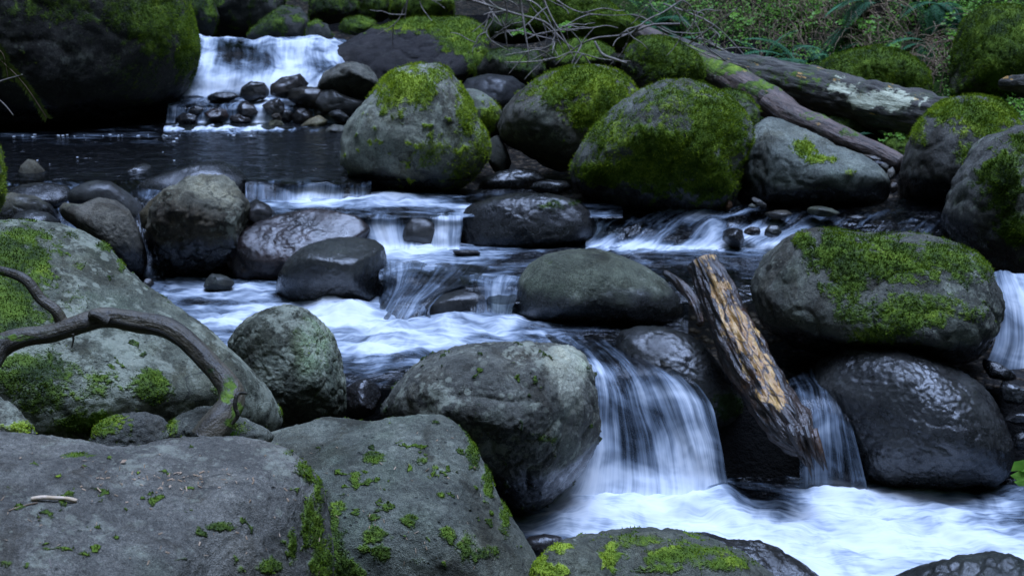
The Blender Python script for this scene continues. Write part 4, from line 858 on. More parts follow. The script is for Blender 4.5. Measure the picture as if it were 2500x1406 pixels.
stone('dark red wet stone in the gap left of the centre boulder', [(842, 940), (860, 922), (895, 920), (925, 935), (935, 960), (915, 1010), (870, 1030), (842, 1015)], 5.25, .13, base=(.08, .04, .035), wetall=.9, lichen=0, lvl=5, amp=1.2, name='stone', cat='stone')
stone('wet streaming rock beneath the thin double fall', [(1000, 780), (1035, 748), (1080, 718), (1140, 702), (1185, 703), (1202, 730), (1192, 768), (1150, 792), (1060, 800)], 6.12, .13, base=(.11, .105, .11), wetall=.85, lichen=0, lvl=5, amp=.8)
stone('wet rock splitting the twin short falls', [(975, 600), (985, 555), (1000, 532), (1040, 526), (1066, 540), (1072, 575), (1064, 612), (1010, 618)], 6.93, .1, base=(.15, .14, .15), wetall=.8, lichen=0, lvl=4, name='stone', cat='stone')
stone('flat olive stone under the round moss capped boulder', [(1160, 468), (1175, 440), (1215, 420), (1270, 410), (1315, 412), (1330, 438), (1300, 462), (1240, 478), (1190, 478)], 7.75, .14, base=(.14, .135, .11), wetz=.76, lichen=.1, lvl=5)
stone('flat grey stone at the foot of the large mossy boulder', [(1292, 462), (1305, 446), (1340, 438), (1385, 440), (1400, 460), (1370, 474), (1315, 474)], 7.5, .1, base=(.19, .19, .18), wetz=.75, lichen=.1, lvl=4, name='stone', cat='stone')
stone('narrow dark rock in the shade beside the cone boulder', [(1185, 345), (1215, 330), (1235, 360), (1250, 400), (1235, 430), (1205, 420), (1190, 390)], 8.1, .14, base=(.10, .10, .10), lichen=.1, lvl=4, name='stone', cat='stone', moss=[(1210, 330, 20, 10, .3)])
stone('mossy rock behind the bluish grey boulder top', [(1722, 245), (1745, 225), (1790, 222), (1830, 240), (1855, 275), (1850, 320), (1800, 350), (1745, 300)], 8.0, .25, base=(.14, .15, .13), mtop=.7, mnoise=.6, lichen=.4, lvl=5, tone=.1)
# bare stones of the upper step
for lab, px, py, rx, ry, y, bs, rot, wt in [
    ('flat dark stone at the foot of the cascade', 540, 238, 48, 16, 9.8, (.06, .055, .055), -3, .8),
    ('dark brown stone standing against the foot of the cascade', 620, 222, 38, 25, 9.78, (.07, .05, .04), 0, .8),
    ('angular brown stone below the middle of the cascade', 702, 212, 46, 28, 9.75, (.10, .065, .05), -8, .7),
    ('dark ochre stone beside the grey angular rock', 745, 238, 55, 30, 9.68, (.085, .06, .035), 10, .7),
    ('rust red stone washed by the small step', 528, 284, 36, 21, 9.62, (.19, .075, .05), 0, .85),
    ('purple brown round stone left of the bright spout', 602, 268, 32, 21, 9.64, (.14, .10, .10), 10, .8),
    ('reddish low stone beside the rust red one', 592, 294, 34, 13, 9.6, (.13, .08, .08), 8, .8),
    ('dark stone under a thin veil beside the huge boulder', 455, 296, 36, 20, 9.6, (.07, .06, .065), 0, .9),
    ('small dark stone at the left end of the small step', 480, 270, 20, 12, 9.64, (.07, .06, .06), 0, .9),
    ('brown wet stone right of the bright spout', 672, 262, 30, 28, 9.62, (.09, .07, .065), -20, .8),
    ('round purplish stone with pale ring above the tan stone', 738, 284, 26, 22, 9.6, (.15, .12, .12), 0, .7),
    ('dark flat stone left of the purplish stone', 700, 284, 26, 16, 9.62, (.08, .07, .07), 0, .8),
    ('long tan stone resting on the pool edge', 765, 305, 42, 20, 9.5, (.24, .20, .14), -22, .1),
    ('pale green grey stone at the water below the tan stone', 768, 330, 27, 13, 9.35, (.27, .30, .27), 0, .1),
    ('small olive stone in the cluster left of the tan stone', 674, 306, 20, 20, 9.5, (.18, .17, .13), 60, .1),
    ('little orange stone below the olive stone', 698, 324, 15, 9, 9.42, (.26, .16, .09), 0, .2),
    ('small brown stone on top of the olive stone', 676, 288, 13, 10, 9.5, (.13, .10, .08), 0, .3),
    ('grey stone behind the tan stone near the cone boulder', 798, 262, 24, 12, 9.6, (.17, .16, .16), 10, .3),
    ('dark wet stone left of the cone boulder', 830, 285, 30, 14, 9.5, (.10, .10, .11), 20, .8),
    ('flat pale stone slab lying beside the cone boulder', 820, 322, 34, 16, 9.2, (.22, .22, .23), 0, .4),
    ('purple tinged stone awash in the pool before the cone boulder', 792, 370, 34, 10, 8.6, (.19, .15, .16), 0, .6),
    ('small dark stone behind the long tan stone', 782, 276, 18, 10, 9.62, (.11, .10, .10), 0, .7),
    ]:
    stone(lab, oval(px, py, rx, ry, rot, 7, .24), y, (rx + ry) / 2 * y / F_PX, base=bs, wetall=wt, lichen=.05, lvl=4, amp=2.0, fac=1.3, name='stone', cat='stone', nsm=3)
stone('grey veined angular rock right of the cascade', [(775, 212), (790, 175), (822, 156), (860, 150), (895, 158), (920, 185), (932, 215), (905, 245), (870, 258), (820, 240)], 9.75, .22, base=(.19, .185, .19), lichen=.2, lvl=5, amp=1.3, rough2=1.5, fac=.9, cuts=[(0, -.6, .8, .45)])
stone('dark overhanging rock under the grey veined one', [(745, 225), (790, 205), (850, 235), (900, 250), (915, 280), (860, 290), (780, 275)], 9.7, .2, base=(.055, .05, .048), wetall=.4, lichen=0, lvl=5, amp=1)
# boulders of the far bank
for lab, pts, y, T, kw in [
    ('dark boulder with green streaked side behind the cascade crest', [(598, 92), (640, 50), (690, 15), (735, 18), (756, 50), (750, 90), (700, 115), (620, 115)], 11.3, .35, dict(base=(.08, .08, .085), moss=[(640, 60, 26, 40, .6), (680, 15, 40, 14, .5)], tone=-.1)),
    ('dark mossy boulder at the top beside the huge boulder', [(455, 70), (465, 5), (490, -25), (520, 0), (535, 40), (520, 90), (470, 100)], 11.4, .3, dict(base=(.07, .07, .07), moss=[(495, 5, 30, 22, .7)], tone=-.1)),
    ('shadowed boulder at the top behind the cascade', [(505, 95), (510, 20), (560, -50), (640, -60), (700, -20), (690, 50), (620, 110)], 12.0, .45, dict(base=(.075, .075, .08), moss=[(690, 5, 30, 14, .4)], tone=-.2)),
    ('small grey boulder perched above the cascade crest', [(744, 92), (752, 60), (775, 50), (800, 62), (812, 90), (790, 112), (755, 112)], 11.1, .18, dict(base=(.11, .11, .12), tone=0)),
    ('mossy boulder at the top above the green slab', [(750, 50), (760, -20), (810, -50), (860, -20), (875, 20), (850, 55), (790, 62)], 12.0, .35, dict(base=(.08, .08, .07), mtop=.9, moss=[(810, 0, 60, 40, .7)], tone=-.1)),
    ('low moss covered rock left of the green slab', [(828, 78), (840, 50), (880, 42), (915, 55), (920, 75), (880, 90)], 11.2, .2, dict(base=(.08, .08, .07), mtop=.9, moss=[(870, 62, 45, 18, .9)], tone=0)),
    ('round mossy boulder at the top centre', [(868, 40), (880, -20), (920, -40), (960, -10), (965, 30), (930, 55), (890, 55)], 12.2, .3, dict(base=(.08, .08, .07), mtop=.9, moss=[(915, 10, 45, 35, .8)], tone=-.1)),
    ('bright mossy block behind the green slab', [(948, 48), (955, -10), (1000, -30), (1070, -30), (1105, 0), (1108, 40), (1060, 62), (990, 62)], 12.0, .35, dict(base=(.09, .09, .07), mtop=.9, moss=[(1030, 15, 80, 40, .95)], tone=.15)),
    ('large dark slab with bright green moss back below the twigs', [(800, 170), (815, 110), (870, 85), (920, 60), (990, 45), (1060, 38), (1130, 38), (1175, 60), (1195, 105), (1192, 165), (1170, 215), (1120, 250), (1000, 260), (880, 245)],
     10.7, .5, dict(base=(.045, .04, .05), moss=[(1020, 60, 140, 20, 1), (1130, 84, 66, 44, 1), (1165, 150, 34, 50, .8)], tone=.25, lvl=6, cuts=[(-.1, .7, .7, .45)], amp=1.2)),
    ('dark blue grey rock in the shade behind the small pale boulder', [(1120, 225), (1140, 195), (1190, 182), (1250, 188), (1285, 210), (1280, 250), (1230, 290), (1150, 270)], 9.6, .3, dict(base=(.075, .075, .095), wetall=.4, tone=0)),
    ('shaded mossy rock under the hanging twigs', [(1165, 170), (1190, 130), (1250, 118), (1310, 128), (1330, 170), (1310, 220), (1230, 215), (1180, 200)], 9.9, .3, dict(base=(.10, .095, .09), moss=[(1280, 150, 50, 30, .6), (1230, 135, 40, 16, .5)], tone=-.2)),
    ('mossy ledge rock above the hanging twigs', [(1180, 92), (1190, 55), (1250, 35), (1320, 45), (1350, 80), (1320, 105), (1240, 110)], 10.9, .3, dict(base=(.08, .08, .07), mtop=.9, moss=[(1260, 65, 80, 30, .8)], tone=-.15)),
    ('long moss mantled mound sloping down from the top centre', [(1290, 60), (1310, -30), (1380, -70), (1450, -20), (1520, 40), (1600, 80), (1640, 110), (1560, 140), (1450, 115), (1370, 95)], 10.6, .4, dict(base=(.09, .09, .07), mtop=1, moss=[(1450, 50, 190, 70, 1)], tone=.15, lvl=6)),
    ('mossy domed boulder behind the large green boulder', [(1515, 160), (1525, 118), (1560, 92), (1620, 92), (1680, 115), (1715, 150), (1725, 205), (1690, 250), (1580, 240), (1530, 200)], 9.3, .35, dict(base=(.12, .12, .12), moss=[(1640, 140, 80, 60, 1), (1690, 190, 40, 50, .9), (1590, 110, 50, 24, .7)], tone=.1, lvl=6)),
    ('low mossy rock behind the round moss capped boulder', [(1330, 150), (1350, 112), (1400, 98), (1460, 104), (1500, 130), (1500, 165), (1420, 185), (1350, 180)], 9.6, .25, dict(base=(.08, .08, .07), mtop=.9, moss=[(1420, 125, 80, 26, .8)], tone=.1)),
    ('grassy moss mound above the lichen spotted log', [(1990, 215), (2010, 155), (2070, 128), (2150, 118), (2220, 135), (2265, 175), (2280, 230), (2240, 270), (2100, 262), (2020, 240)], 9.35, .4, dict(base=(.09, .09, .07), mtop=1, moss=[(2130, 190, 160, 80, .95)], tone=.1, lvl=6)),
    ('tall moss covered boulder in the top right corner', [(2318, 240), (2325, 140), (2345, 60), (2400, 18), (2480, 20), (2560, 60), (2600, 180), (2560, 290), (2440, 300), (2350, 280)], 9.2, .45, dict(base=(.09, .09, .07), mtop=1, mnoise=.8, moss=[(2440, 110, 120, 110, .95)], tone=.05, lvl=6)),
    ('mossy stone below the lichen spotted log', [(2000, 330), (2015, 290), (2060, 275), (2110, 290), (2140, 320), (2120, 345), (2050, 350)], 8.7, .2, dict(base=(.09, .09, .07), mtop=1, moss=[(2070, 310, 70, 36, .9)], tone=-.1)),
    ('bright mossy stone between the log and the tall right boulder', [(2150, 385), (2160, 350), (2200, 330), (2245, 340), (2260, 370), (2230, 400), (2180, 400)], 8.2, .16, dict(base=(.09, .09, .07), mtop=1, moss=[(2205, 350, 55, 26, .95)], tone=.05)),
    ]:
    kw['mnoise'] = 0 if 'green moss back' in lab else .2 if 'blue grey' in lab else .75; kw['tone'] = kw.get('tone', 0) - .08; kw.setdefault('lvl', 5); kw.setdefault('lichen', .1); kw.setdefault('tufts', .5)
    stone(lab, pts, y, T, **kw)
# small stones at the water's edge
for lab, px, py, rx, ry, y, bs, rot, wt in [
    ('little orange brown stone at the foot of the large mossy boulder', 1779, 500, 9, 14, 7.15, (.34, .17, .10), 10, .1),
    ('thin slanted chip of stone at the foot of the bluish boulder', 1855, 496, 22, 8, 7.1, (.17, .16, .18), 35, .3),
    ('pale flat chip beside the slanted one', 1838, 504, 14, 6, 7.1, (.24, .24, .24), 0, .2),
    ('flat brown stone awash below the bluish boulder', 1902, 524, 34, 11, 7.0, (.13, .11, .09), -4, .5),
    ('flat olive grey stone half out of the water with a wet tip', 2005, 517, 42, 13, 7.0, (.18, .19, .16), 4, .2),
    ('dark brown stone splitting the white riffle', 1790, 580, 33, 30, 6.8, (.09, .06, .05), 10, .9),
    ('small rusty stone beside the dark brown one', 1838, 565, 22, 12, 6.82, (.15, .08, .05), 0, .9),
    ('round wet grey stone at the foot of the long mossy boulder', 1885, 567, 22, 18, 6.75, (.13, .14, .15), 0, .7),
    ('flat dark stone awash right of the olive grey one', 2090, 532, 26, 8, 6.95, (.09, .08, .07), 0, .8),
    ('pale pebble between the bluish boulder and the tall right one', 2176, 425, 13, 16, 7.6, (.34, .32, .34), 20, .1),
    ('grey pebble above the pale one', 2160, 408, 13, 10, 7.7, (.20, .19, .20), 20, .3),
    ('brown pebble in the gap below the pale one', 2182, 458, 12, 14, 7.4, (.17, .12, .12), 0, .3),
    ('pinkish flat stone at the root of the peeled log', 2135, 385, 44, 13, 8.0, (.22, .18, .18), 8, .3),
    ('bluish flat stone beside the pinkish one', 2150, 402, 26, 8, 7.9, (.22, .22, .30), 8, .6),
    ('wet black stone at the right edge below the side fall', 2440, 905, 50, 22, 5.45, (.07, .065, .07), 25, 1),
    ('wet black stone farther down the right edge', 2475, 960, 44, 26, 5.35, (.07, .065, .07), 30, 1),
    ('glistening dark stone above the green leaf', 2490, 1020, 36, 22, 5.25, (.07, .065, .07), 10, 1),
    ('lowest glistening stone behind the green leaf', 2500, 1080, 34, 24, 5.2, (.07, .065, .07), 10, 1),
    ('small brown stone left of the twin short falls', 905, 560, 20, 14, 7.0, (.11, .08, .07), 0, .9),
    ('brown stone breaking the white water above the egg shaped boulder', 1140, 618, 34, 8, 6.65, (.14, .09, .07), 4, .8),
    ('dark stone in the shadow under the jagged boulder', 530, 690, 40, 22, 6.5, (.08, .09, .10), 0, .4),
    ('small dark stone at the left end of the white band', 360, 692, 16, 12, 6.5, (.08, .06, .05), 0, .7),
    ]:
    stone(lab, oval(px, py, rx, ry, rot, 7, .24), y, (rx + ry) / 2 * y / F_PX * 1.1, base=bs, wetall=wt, lichen=.05, lvl=4, amp=1.8, fac=1.2, name='stone', cat='stone', nsm=3)
# ------------------------------------------------------------------ logs, roots, twigs
def zeros(V, A): return dict(bare=np.zeros(len(V)), moss=np.zeros(len(V)), lichen=np.zeros(len(V)))
def pix(V): return project(V)
def blobmask(V, blobs, amp=.5, sc=9):
    px, py = project(V); nz = fbm(V * sc, 3); m = np.zeros(len(V))
    for b in blobs:
        dd = np.hypot((px - b[0]) / b[2], (py - b[1]) / b[3]); m = np.maximum(m, b[4] * sstep(1.3, .5, dd + nz * amp))
    return m
def log(label, ctrl, rad, mat, name='fallen_log', sides=48, bark=.10, noise=.12, k=18, extra=None, caps=True, cat='log'):
    P = spline([at_y(*c) for c in ctrl], k)
    R = np.interp(np.linspace(0, 1, len(P)), np.linspace(0, 1, len(rad)), rad)
    # rounded broken ends
    b = Build(); b.tube(P, R, sides, noise=noise, nscale=5, bark=bark, caps=caps)
    o = b.obj(name, mat, extra=extra or zeros); tag(o, label, cat); return o
# propped wet log in front
def post_extra(V, A):
    px, py = project(V)
    path = np.array([(1722, 640), (1752, 712), (1790, 790), (1838, 870), (1880, 940), (1905, 985)], float)
    d = np.full(len(V), 1e9)
    for i in range(len(path) - 1):
        a, b = path[i], path[i + 1]; e = b - a; t = np.clip(((px - a[0]) * e[0] + (py - a[1]) * e[1]) / (e @ e), 0, 1)
        d = np.minimum(d, np.hypot(px - a[0] - t * e[0], py - a[1] - t * e[1]))
    front = (np.cos(A['ang']) * 0 + 1)
    bare = sstep(50, 4, d + 34 * fbm(V * 11, 3)) * .70
    return dict(bare=bare, moss=np.zeros(len(V)), lichen=np.zeros(len(V)))
PZ = log('wet bark log propped steeply with a bare yellow wood stripe', [(1712, 640, 5.62), (1752, 720, 5.52), (1800, 830, 5.38), (1858, 930, 5.22), (1920, 1030, 5.03), (1968, 1095, 4.90)],
    [.058, .068, .080, .088, .088, .078, .038], M_POST, bark=.30, noise=.24, sides=96, k=34, extra=post_extra)
sb = Build(); rr = random.Random(31)
for q in range(16):
    p = at_y(1968 + rr.uniform(-36, 30), 1078 + rr.uniform(-22, 18), 4.91 + rr.uniform(-.05, .03)); d = np.array([.42 + rr.uniform(-.25, .25), -.25 + rr.uniform(-.3, .2), -.95]); d /= np.linalg.norm(d); L_ = rr.uniform(.05, .12)
    sb.tube(np.array([p - d * .04, p + d * L_ * .5, p + d * L_]), [.016, .010, .002], 5, noise=.4, nscale=40)
spl = sb.obj('splinters', M_POST, PZ, zeros); spl['kind'] = 'stuff'
PZ2 = log('dark splintered log piece leaning behind the propped log', [(1622, 665, 5.85), (1655, 690, 5.8), (1692, 735, 5.72), (1712, 790, 5.64)], [.012, .020, .020, .012], M_POST, bark=.35, noise=.4, sides=32)
# logs of the bank
log('long grey log with white lichen patches lying on the bank', [(1640, 110, 9.9), (1760, 165, 9.5), (1900, 196, 9.1), (2040, 232, 8.8), (2180, 268, 8.4), (2320, 300, 8.05), (2380, 315, 7.9)],
    [.06, .10, .125, .135, .14, .14, .13, .12], M_BARKLOG, bark=.14, noise=.16, sides=72,
    extra=lambda V, A: dict(bare=np.zeros(len(V)), moss=blobmask(V, [(1900, 190, 160, 26, .45), (2000, 215, 60, 20, .4)]), lichen=blobmask(V, [(2060, 215, 60, 20, .95), (2150, 245, 110, 32, 1.05), (2060, 190, 40, 12, .6), (2220, 262, 50, 18, .6)], .7, 14)))
log('moss backed log slanting down behind the mossy boulders', [(1560, 80, 9.9), (1700, 150, 9.5), (1800, 205, 9.0), (1880, 250, 8.75), (1935, 290, 8.6)],
    [.06, .085, .10, .10, .085], M_REDLOG, bark=.10, noise=.14, sides=48,
    extra=lambda V, A: dict(bare=np.zeros(len(V)), moss=np.maximum(blobmask(V, [(1770, 165, 110, 20, .75), (1850, 210, 70, 22, .7), (1650, 118, 90, 24, .75), (1720, 150, 60, 20, .6)], 1.3, 14), .22 + .25 * fbm(V * 12, 2)), lichen=blobmask(V, [(1745, 190, 30, 16, .7), (1800, 220, 30, 12, .6)])))
log('peeled purple brown log sloping down to the stream edge', [(1868, 248, 8.55), (1930, 285, 8.4), (2000, 315, 8.25), (2080, 350, 8.1), (2150, 378, 8.0), (2200, 400, 7.9)],
    [.05, .08, .078, .07, .06, .045], M_REDLOG, bark=.09, noise=.16, sides=40,
    extra=lambda V, A: dict(bare=np.zeros(len(V)), moss=blobmask(V, [(1990, 285, 60, 14, .5), (2070, 325, 40, 12, .55)]), lichen=np.zeros(len(V))))
log('broken pale log end poking in at the right edge', [(2448, 205, 8.3), (2500, 205, 8.1), (2580, 215, 7.9)], [.03, .055, .06], M_BARKLOG, bark=.3, noise=.3, sides=28,
    extra=lambda V, A: dict(bare=blobmask(V, [(2490, 190, 60, 14, .5)]), moss=np.zeros(len(V)), lichen=blobmask(V, [(2490, 190, 60, 12, .6)])))
# bare root over the left boulder: one thing with its side arms as parts
r0 = at_y(250, 790, 3.55)
root = empty('tree_root', r0); tag(root, 'thick bare dark root arching over the sloping left boulder', 'root')
def rootarm(name, ctrl, rad, moss=()):
    P = spline([at_y(*c) for c in ctrl], 14); R = np.interp(np.linspace(0, 1, len(P)), np.linspace(0, 1, len(rad)), rad)
    b = Build(); b.tube(P, R, 36, noise=.22, nscale=9, bark=.05)
    return b.obj(name, M_ROOT, parent=root, extra=lambda V, A: dict(bare=np.zeros(len(V)), moss=blobmask(V, moss, .8, 20) if moss else np.zeros(len(V)), lichen=np.full(len(V), .12)))
rootarm('main_root', [(-40, 900, 3.45), (-5, 850, 3.5), (50, 825, 3.52), (130, 812, 3.54), (200, 790, 3.56), (260, 775, 3.58), (330, 785, 3.58), (410, 802, 3.57), (470, 845, 3.54), (520, 895, 3.5), (560, 945, 3.46), (562, 990, 3.42), (530, 1035, 3.38), (505, 1075, 3.36)],
        [.036, .030, .026, .025, .026, .028, .029, .028, .026, .027, .032, .036, .040, .044], [(60, 825, 80, 12, .5), (545, 950, 30, 50, .55), (575, 1020, 30, 40, .6), (520, 905, 30, 10, .4)])
rootarm('side_root', [(-30, 655, 3.62), (20, 665, 3.6), (65, 685, 3.58), (100, 730, 3.57), (135, 758, 3.56), (152, 790, 3.56)], [.012, .012, .013, .014, .015, .018], [(145, 765, 14, 20, .5), (5, 668, 10, 6, .6)])
rootarm('root_stub', [(262, 785, 3.56), (235, 772, 3.55), (218, 768, 3.54)], [.018, .012, .009])
rootarm('rootlet', [(602, 960, 3.38), (580, 962, 3.36), (574, 990, 3.35), (580, 1015, 3.35), (566, 1035, 3.35)], [.003, .005, .006, .006, .003])
rootarm('rootlet', [(178, 815, 3.5), (179, 830, 3.5), (175, 848, 3.5)], [.003, .0025, .0012])

# bare branches hanging over the stream from the top
def branch(label, ctrl, r0_, r1_, kids, seed, y0=9.0, name='bare_branch'):
    r = random.Random(seed)
    P = spline([at_y(*c) for c in ctrl], 6)
    o0 = empty(name, P[0]); tag(o0, label, 'branch', 'bare branches hanging over the stream')
    b = Build(); b.tube(P, np.linspace(r0_, r1_, len(P)), 6, noise=.2, nscale=20)
    b.obj('limb', M_TWIG, o0, zeros)
    for q in range(int(kids * .75 + .5)):
        i = r.randrange(2, len(P) - 1); st = P[i]
        L = r.uniform(.12, .42); d = Vector((r.uniform(-1, 1), r.uniform(-.5, .3), r.uniform(-1.0, .5))).normalized()
        pts = [st]; cur = Vector(st)
        for s_ in range(5):
            d = (d + Vector((r.uniform(-.4, .4), r.uniform(-.3, .3), r.uniform(-.45, .3)))).normalized(); cur = cur + d * (L / 5); pts.append(np.array(cur))
        b = Build(); b.tube(spline(pts, 3), np.linspace(.0055, .0022, 16), 5)
        if r.random() < .7:
            j = 3; cur = Vector(pts[j]); d2 = Vector((r.uniform(-1, 1), r.uniform(-.4, .4), r.uniform(-.9, .3))).normalized(); p2 = [np.array(cur)]
            for s_ in range(3): cur = cur + d2 * .06; d2 = (d2 + Vector((r.uniform(-.4, .4), 0, r.uniform(-.4, .4)))).normalized(); p2.append(np.array(cur))
            b.tube(spline(p2, 3), np.linspace(.004, .0018, 10), 4)
        b.obj('twig', M_TWIG, o0, zeros)
branch('bare branch entering at the top and curving down right of the green slab', [(1150, -20, 9.2), (1190, 15, 9.2), (1205, 45, 9.15), (1188, 75, 9.1), (1200, 100, 9.05), (1245, 125, 9.0)], .007, .003, 3, 1)
branch('bare branch hanging straight down under the mossy ledge rock', [(1228, -20, 9.0), (1238, 30, 9.0), (1232, 70, 9.0), (1240, 122, 9.0)], .006, .003, 1, 2)
branch('tan bare branch hanging lowest in the middle of the tangle', [(1265, -30, 8.9), (1275, 30, 8.9), (1282, 80, 8.85), (1290, 130, 8.8), (1287, 165, 8.8)], .009, .003, 3, 3)
branch('mossy bare branch crossing the tangle from upper left to right', [(1100, -15, 9.2), (1180, 10, 9.15), (1260, 35, 9.1), (1330, 55, 9.0), (1370, 95, 8.95), (1400, 120, 8.9)], .010, .005, 7, 4)
branch('thin bare branch running level into the tangle from the right', [(1660, 60, 8.7), (1590, 62, 8.7), (1530, 85, 8.75), (1450, 95, 8.8), (1395, 125, 8.85), (1355, 160, 8.85)], .009, .004, 7, 5)
branch('forked bare branch rising toward the ferns at upper right', [(1535, 88, 8.7), (1580, 50, 8.75), (1620, 30, 8.8), (1680, -10, 8.9)], .006, .004, 5, 6)
branch('low level bare branch just above the round moss capped boulder', [(1232, 153, 8.7), (1290, 152, 8.7), (1350, 145, 8.7), (1400, 128, 8.72), (1470, 145, 8.7), (1540, 150, 8.7)], .005, .003, 5, 7)
branch('pale stout broken branch above the moss capped boulder', [(1452, 102, 8.7), (1470, 132, 8.65), (1500, 145, 8.6), (1530, 155, 8.6)], .007, .010, 0, 8)
branch('fine drooping branch left of the tangle in front of the mossy block', [(1000, -20, 10.2), (992, 20, 10.2), (988, 48, 10.2)], .006, .004, 2, 9)
branch('curved fine branch bending over the green slab', [(1020, -20, 10.0), (1028, 15, 10.0), (1045, 40, 9.95), (1055, 52, 9.9)], .005, .002, 1, 10)
branch('slender branch sweeping right over the mossy mound', [(1330, -20, 9.3), (1400, 25, 9.2), (1480, 38, 9.2), (1560, 35, 9.2)], .005, .002, 5, 11)
branch('long thin pale branch lying along the top of the moss backed log', [(1580, 88, 9.4), (1660, 105, 9.2), (1740, 140, 9.1), (1830, 165, 9.0)], .006, .003, 2, 12)
branch('steep slender branch through the middle of the tangle', [(1320, -20, 9.0), (1345, 40, 8.95), (1375, 90, 8.9), (1405, 150, 8.85)], .007, .003, 6, 13)
branch('arched branch dropping toward the dark blue grey rock', [(1210, -10, 9.3), (1300, 5, 9.2), (1345, 60, 9.1), (1348, 110, 9.1)], .006, .002, 4, 14)
for k_, (a, b_, c_, d_, e_, f_) in enumerate([(1620, 10, 1740, 60, 1830, 150), (1700, 90, 1780, 130, 1900, 190), (1650, 130, 1720, 80, 1800, 20)]):
    branch(['bare stem leaning across the brown bank above the logs', 'bare stem lying low over the upper end of the grey log', 'bare stem rising steeply on the brown bank'][k_], [(a, b_, 9.8), (c_, d_, 9.6), (e_, f_, 9.5)], .007, .003, 4, 20 + k_)

# ------------------------------------------------------------------ plants of the bank
def surf(px, py, y0=8.0, y1=16.0):
    """where the ray through (px,py) meets the bank"""
    ys = np.linspace(y0, y1, 400); r = ray(px, py)
    pts = ORI[None] + r[None] * (ys / r[1])[:, None]
    gz = ground_z(pts[:, 0], pts[:, 1]); hit = np.where(pts[:, 2] <= gz)[0]
    return pts[hit[0]] if len(hit) else pts[-1]
def leafblade(p, d, w_, up):
    """leaf of 4 triangles folded on its rib"""
    d = Vector(d); s = d.cross(Vector(up)).normalized() * w_; n = s.cross(d).normalized()
    p = Vector(p); a, b, c = p, p + d * .5, p + d
    return [a, b + s + n * w_ * .3, c, b - s + n * w_ * .3, b], [(0, 1, 4), (1, 2, 4), (2, 3, 4), (3, 0, 4)]
def fern(label, px, py, fronds, L, seed, lean=(0, -.3, .2), y=None):
    r = random.Random(seed); base = surf(px, py) if y is None else at_y(px, py, y)
    o = empty('fern', base); tag(o, label, 'fern', 'sword ferns on the bank')
    for k in range(fronds):
        a = r.uniform(0, 2 * math.pi); d = Vector((math.cos(a), math.sin(a) * .7, r.uniform(.5, 1.1))) + Vector(lean); d.normalize()
        P = [Vector(base)]; l = L * 1.3 * r.uniform(.7, 1.1)
        for i in range(14): P.append(P[-1] + d * (l / 14)); d = (d + Vector((0, 0, -.12))).normalized()
        b = Build(); b.tube(np.array([p[:] for p in P]), np.linspace(.003, .0008, len(P)), 3, caps=False)
        for i in range(2, len(P)):
            t = i / (len(P) - 1); dd = (P[i] - P[i - 1]).normalized(); sd = dd.cross(Vector((0, 0, 1))).normalized()
            for sg in (-1, 1):
                for hf in (0, .5):
                    ll = l * .20 * math.sin(math.pi * min(1, t * .88 + .10)) + .008
                    vec = (sd * sg + dd * .35 + Vector((0, 0, -.12))) .normalized() * ll
                    V, Fc = leafblade(P[i - 1].lerp(P[i], hf), vec, l * .020, (0, 0, 1)); n_ = len(V)
                    b.add([v[:] for v in V], Fc, flow=np.zeros((n_, 3)), ang=np.zeros(n_), lpos=np.zeros(n_))
        b.obj('frond', M_FERN, o, smooth=False)
def lean_to_camera(): return (0, -.5, 0)
fern('fern with bluish fronds left of the largest one above the grey log', 1862, 165, 8, .30, 1, (-.3, -.5, .1))
fern('largest dark fern spreading over the grey log', 1950, 170, 12, .42, 2, (0, -.4, .3))
fern('fern right of the largest, its fronds curling up', 2010, 155, 8, .34, 3, (.3, -.5, .3))
fern('fern above the moss mantled mound at top centre', 1600, 70, 9, .34, 4, (-.3, -.5, .1))
fern('small fern beside the mossy mound and bare stems', 1645, 105, 7, .26, 5, (.2, -.5, .1))
fern('hanging fern at the top edge right of centre', 2290, 15, 7, .36, 6, (0, -.6, -.4))
fern('fern at the top edge above the dry stalks', 2130, 8, 7, .32, 7, (0, -.6, -.4))
fern('dark fern in the shadow left of the top right boulder', 2268, 110, 7, .34, 8, (-.2, -.5, -.3))
fern('low fern in the hollow below the grey log', 2080, 345, 6, .16, 9, (0, -.5, .1), y=8.35)

def leafy(label, px, py, spread, n, size, seed, y=None, mat=None, drop=0.0, group='leafy plants on the bank'):
    r = random.Random(seed); base = Vector(surf(px, py) if y is None else at_y(px, py, y))
    o = empty('leafy_plant', base); tag(o, label, 'plant', group)
    bs, bl = Build(), Build()
    for k in range(max(3, n // 12)):
        d = Vector((r.uniform(-1, 1), r.uniform(-1.1, .0), r.uniform(.1, 1) - drop)).normalized(); P = [base.copy()]; l = spread * r.uniform(.6, 1.1)
        for i in range(6): P.append(P[-1] + d * (l / 6)); d = (d + Vector((r.uniform(-.2, .2), r.uniform(-.2, .1), -.16))).normalized()
        bs.tube(np.array([p[:] for p in P]), np.linspace(.003, .001, 7), 3, caps=False)
        for i in range(1, 7):
            for q in range(2):
                st = P[i]; c_ = Vector((r.uniform(-1, 1), r.uniform(-1, .2), r.uniform(-.3, .7))).normalized()
                pet = st + c_ * size * .8
                for w_ in (-.8, 0, .8):                                   # three leaflets
                    dv = (Vector((math.sin(w_) * r.uniform(.8, 1.1), -.35 + r.uniform(-.3, .3), -.25 + r.uniform(-.35, .5))) + c_ * .5).normalized() * size * r.uniform(.7, 1.15)
                    V, Fc = leafblade(pet, dv, size * .36, (r.uniform(-.3, .3), -.7, .7)); n_ = len(V)
                    bl.add([v[:] for v in V], Fc, flow=np.zeros((n_, 3)))
    s = bs.obj('stem', M_STALK, o)
    lf = bl.obj('foliage', mat or M_LEAF, o, smooth=False); lf['kind'] = 'stuff'
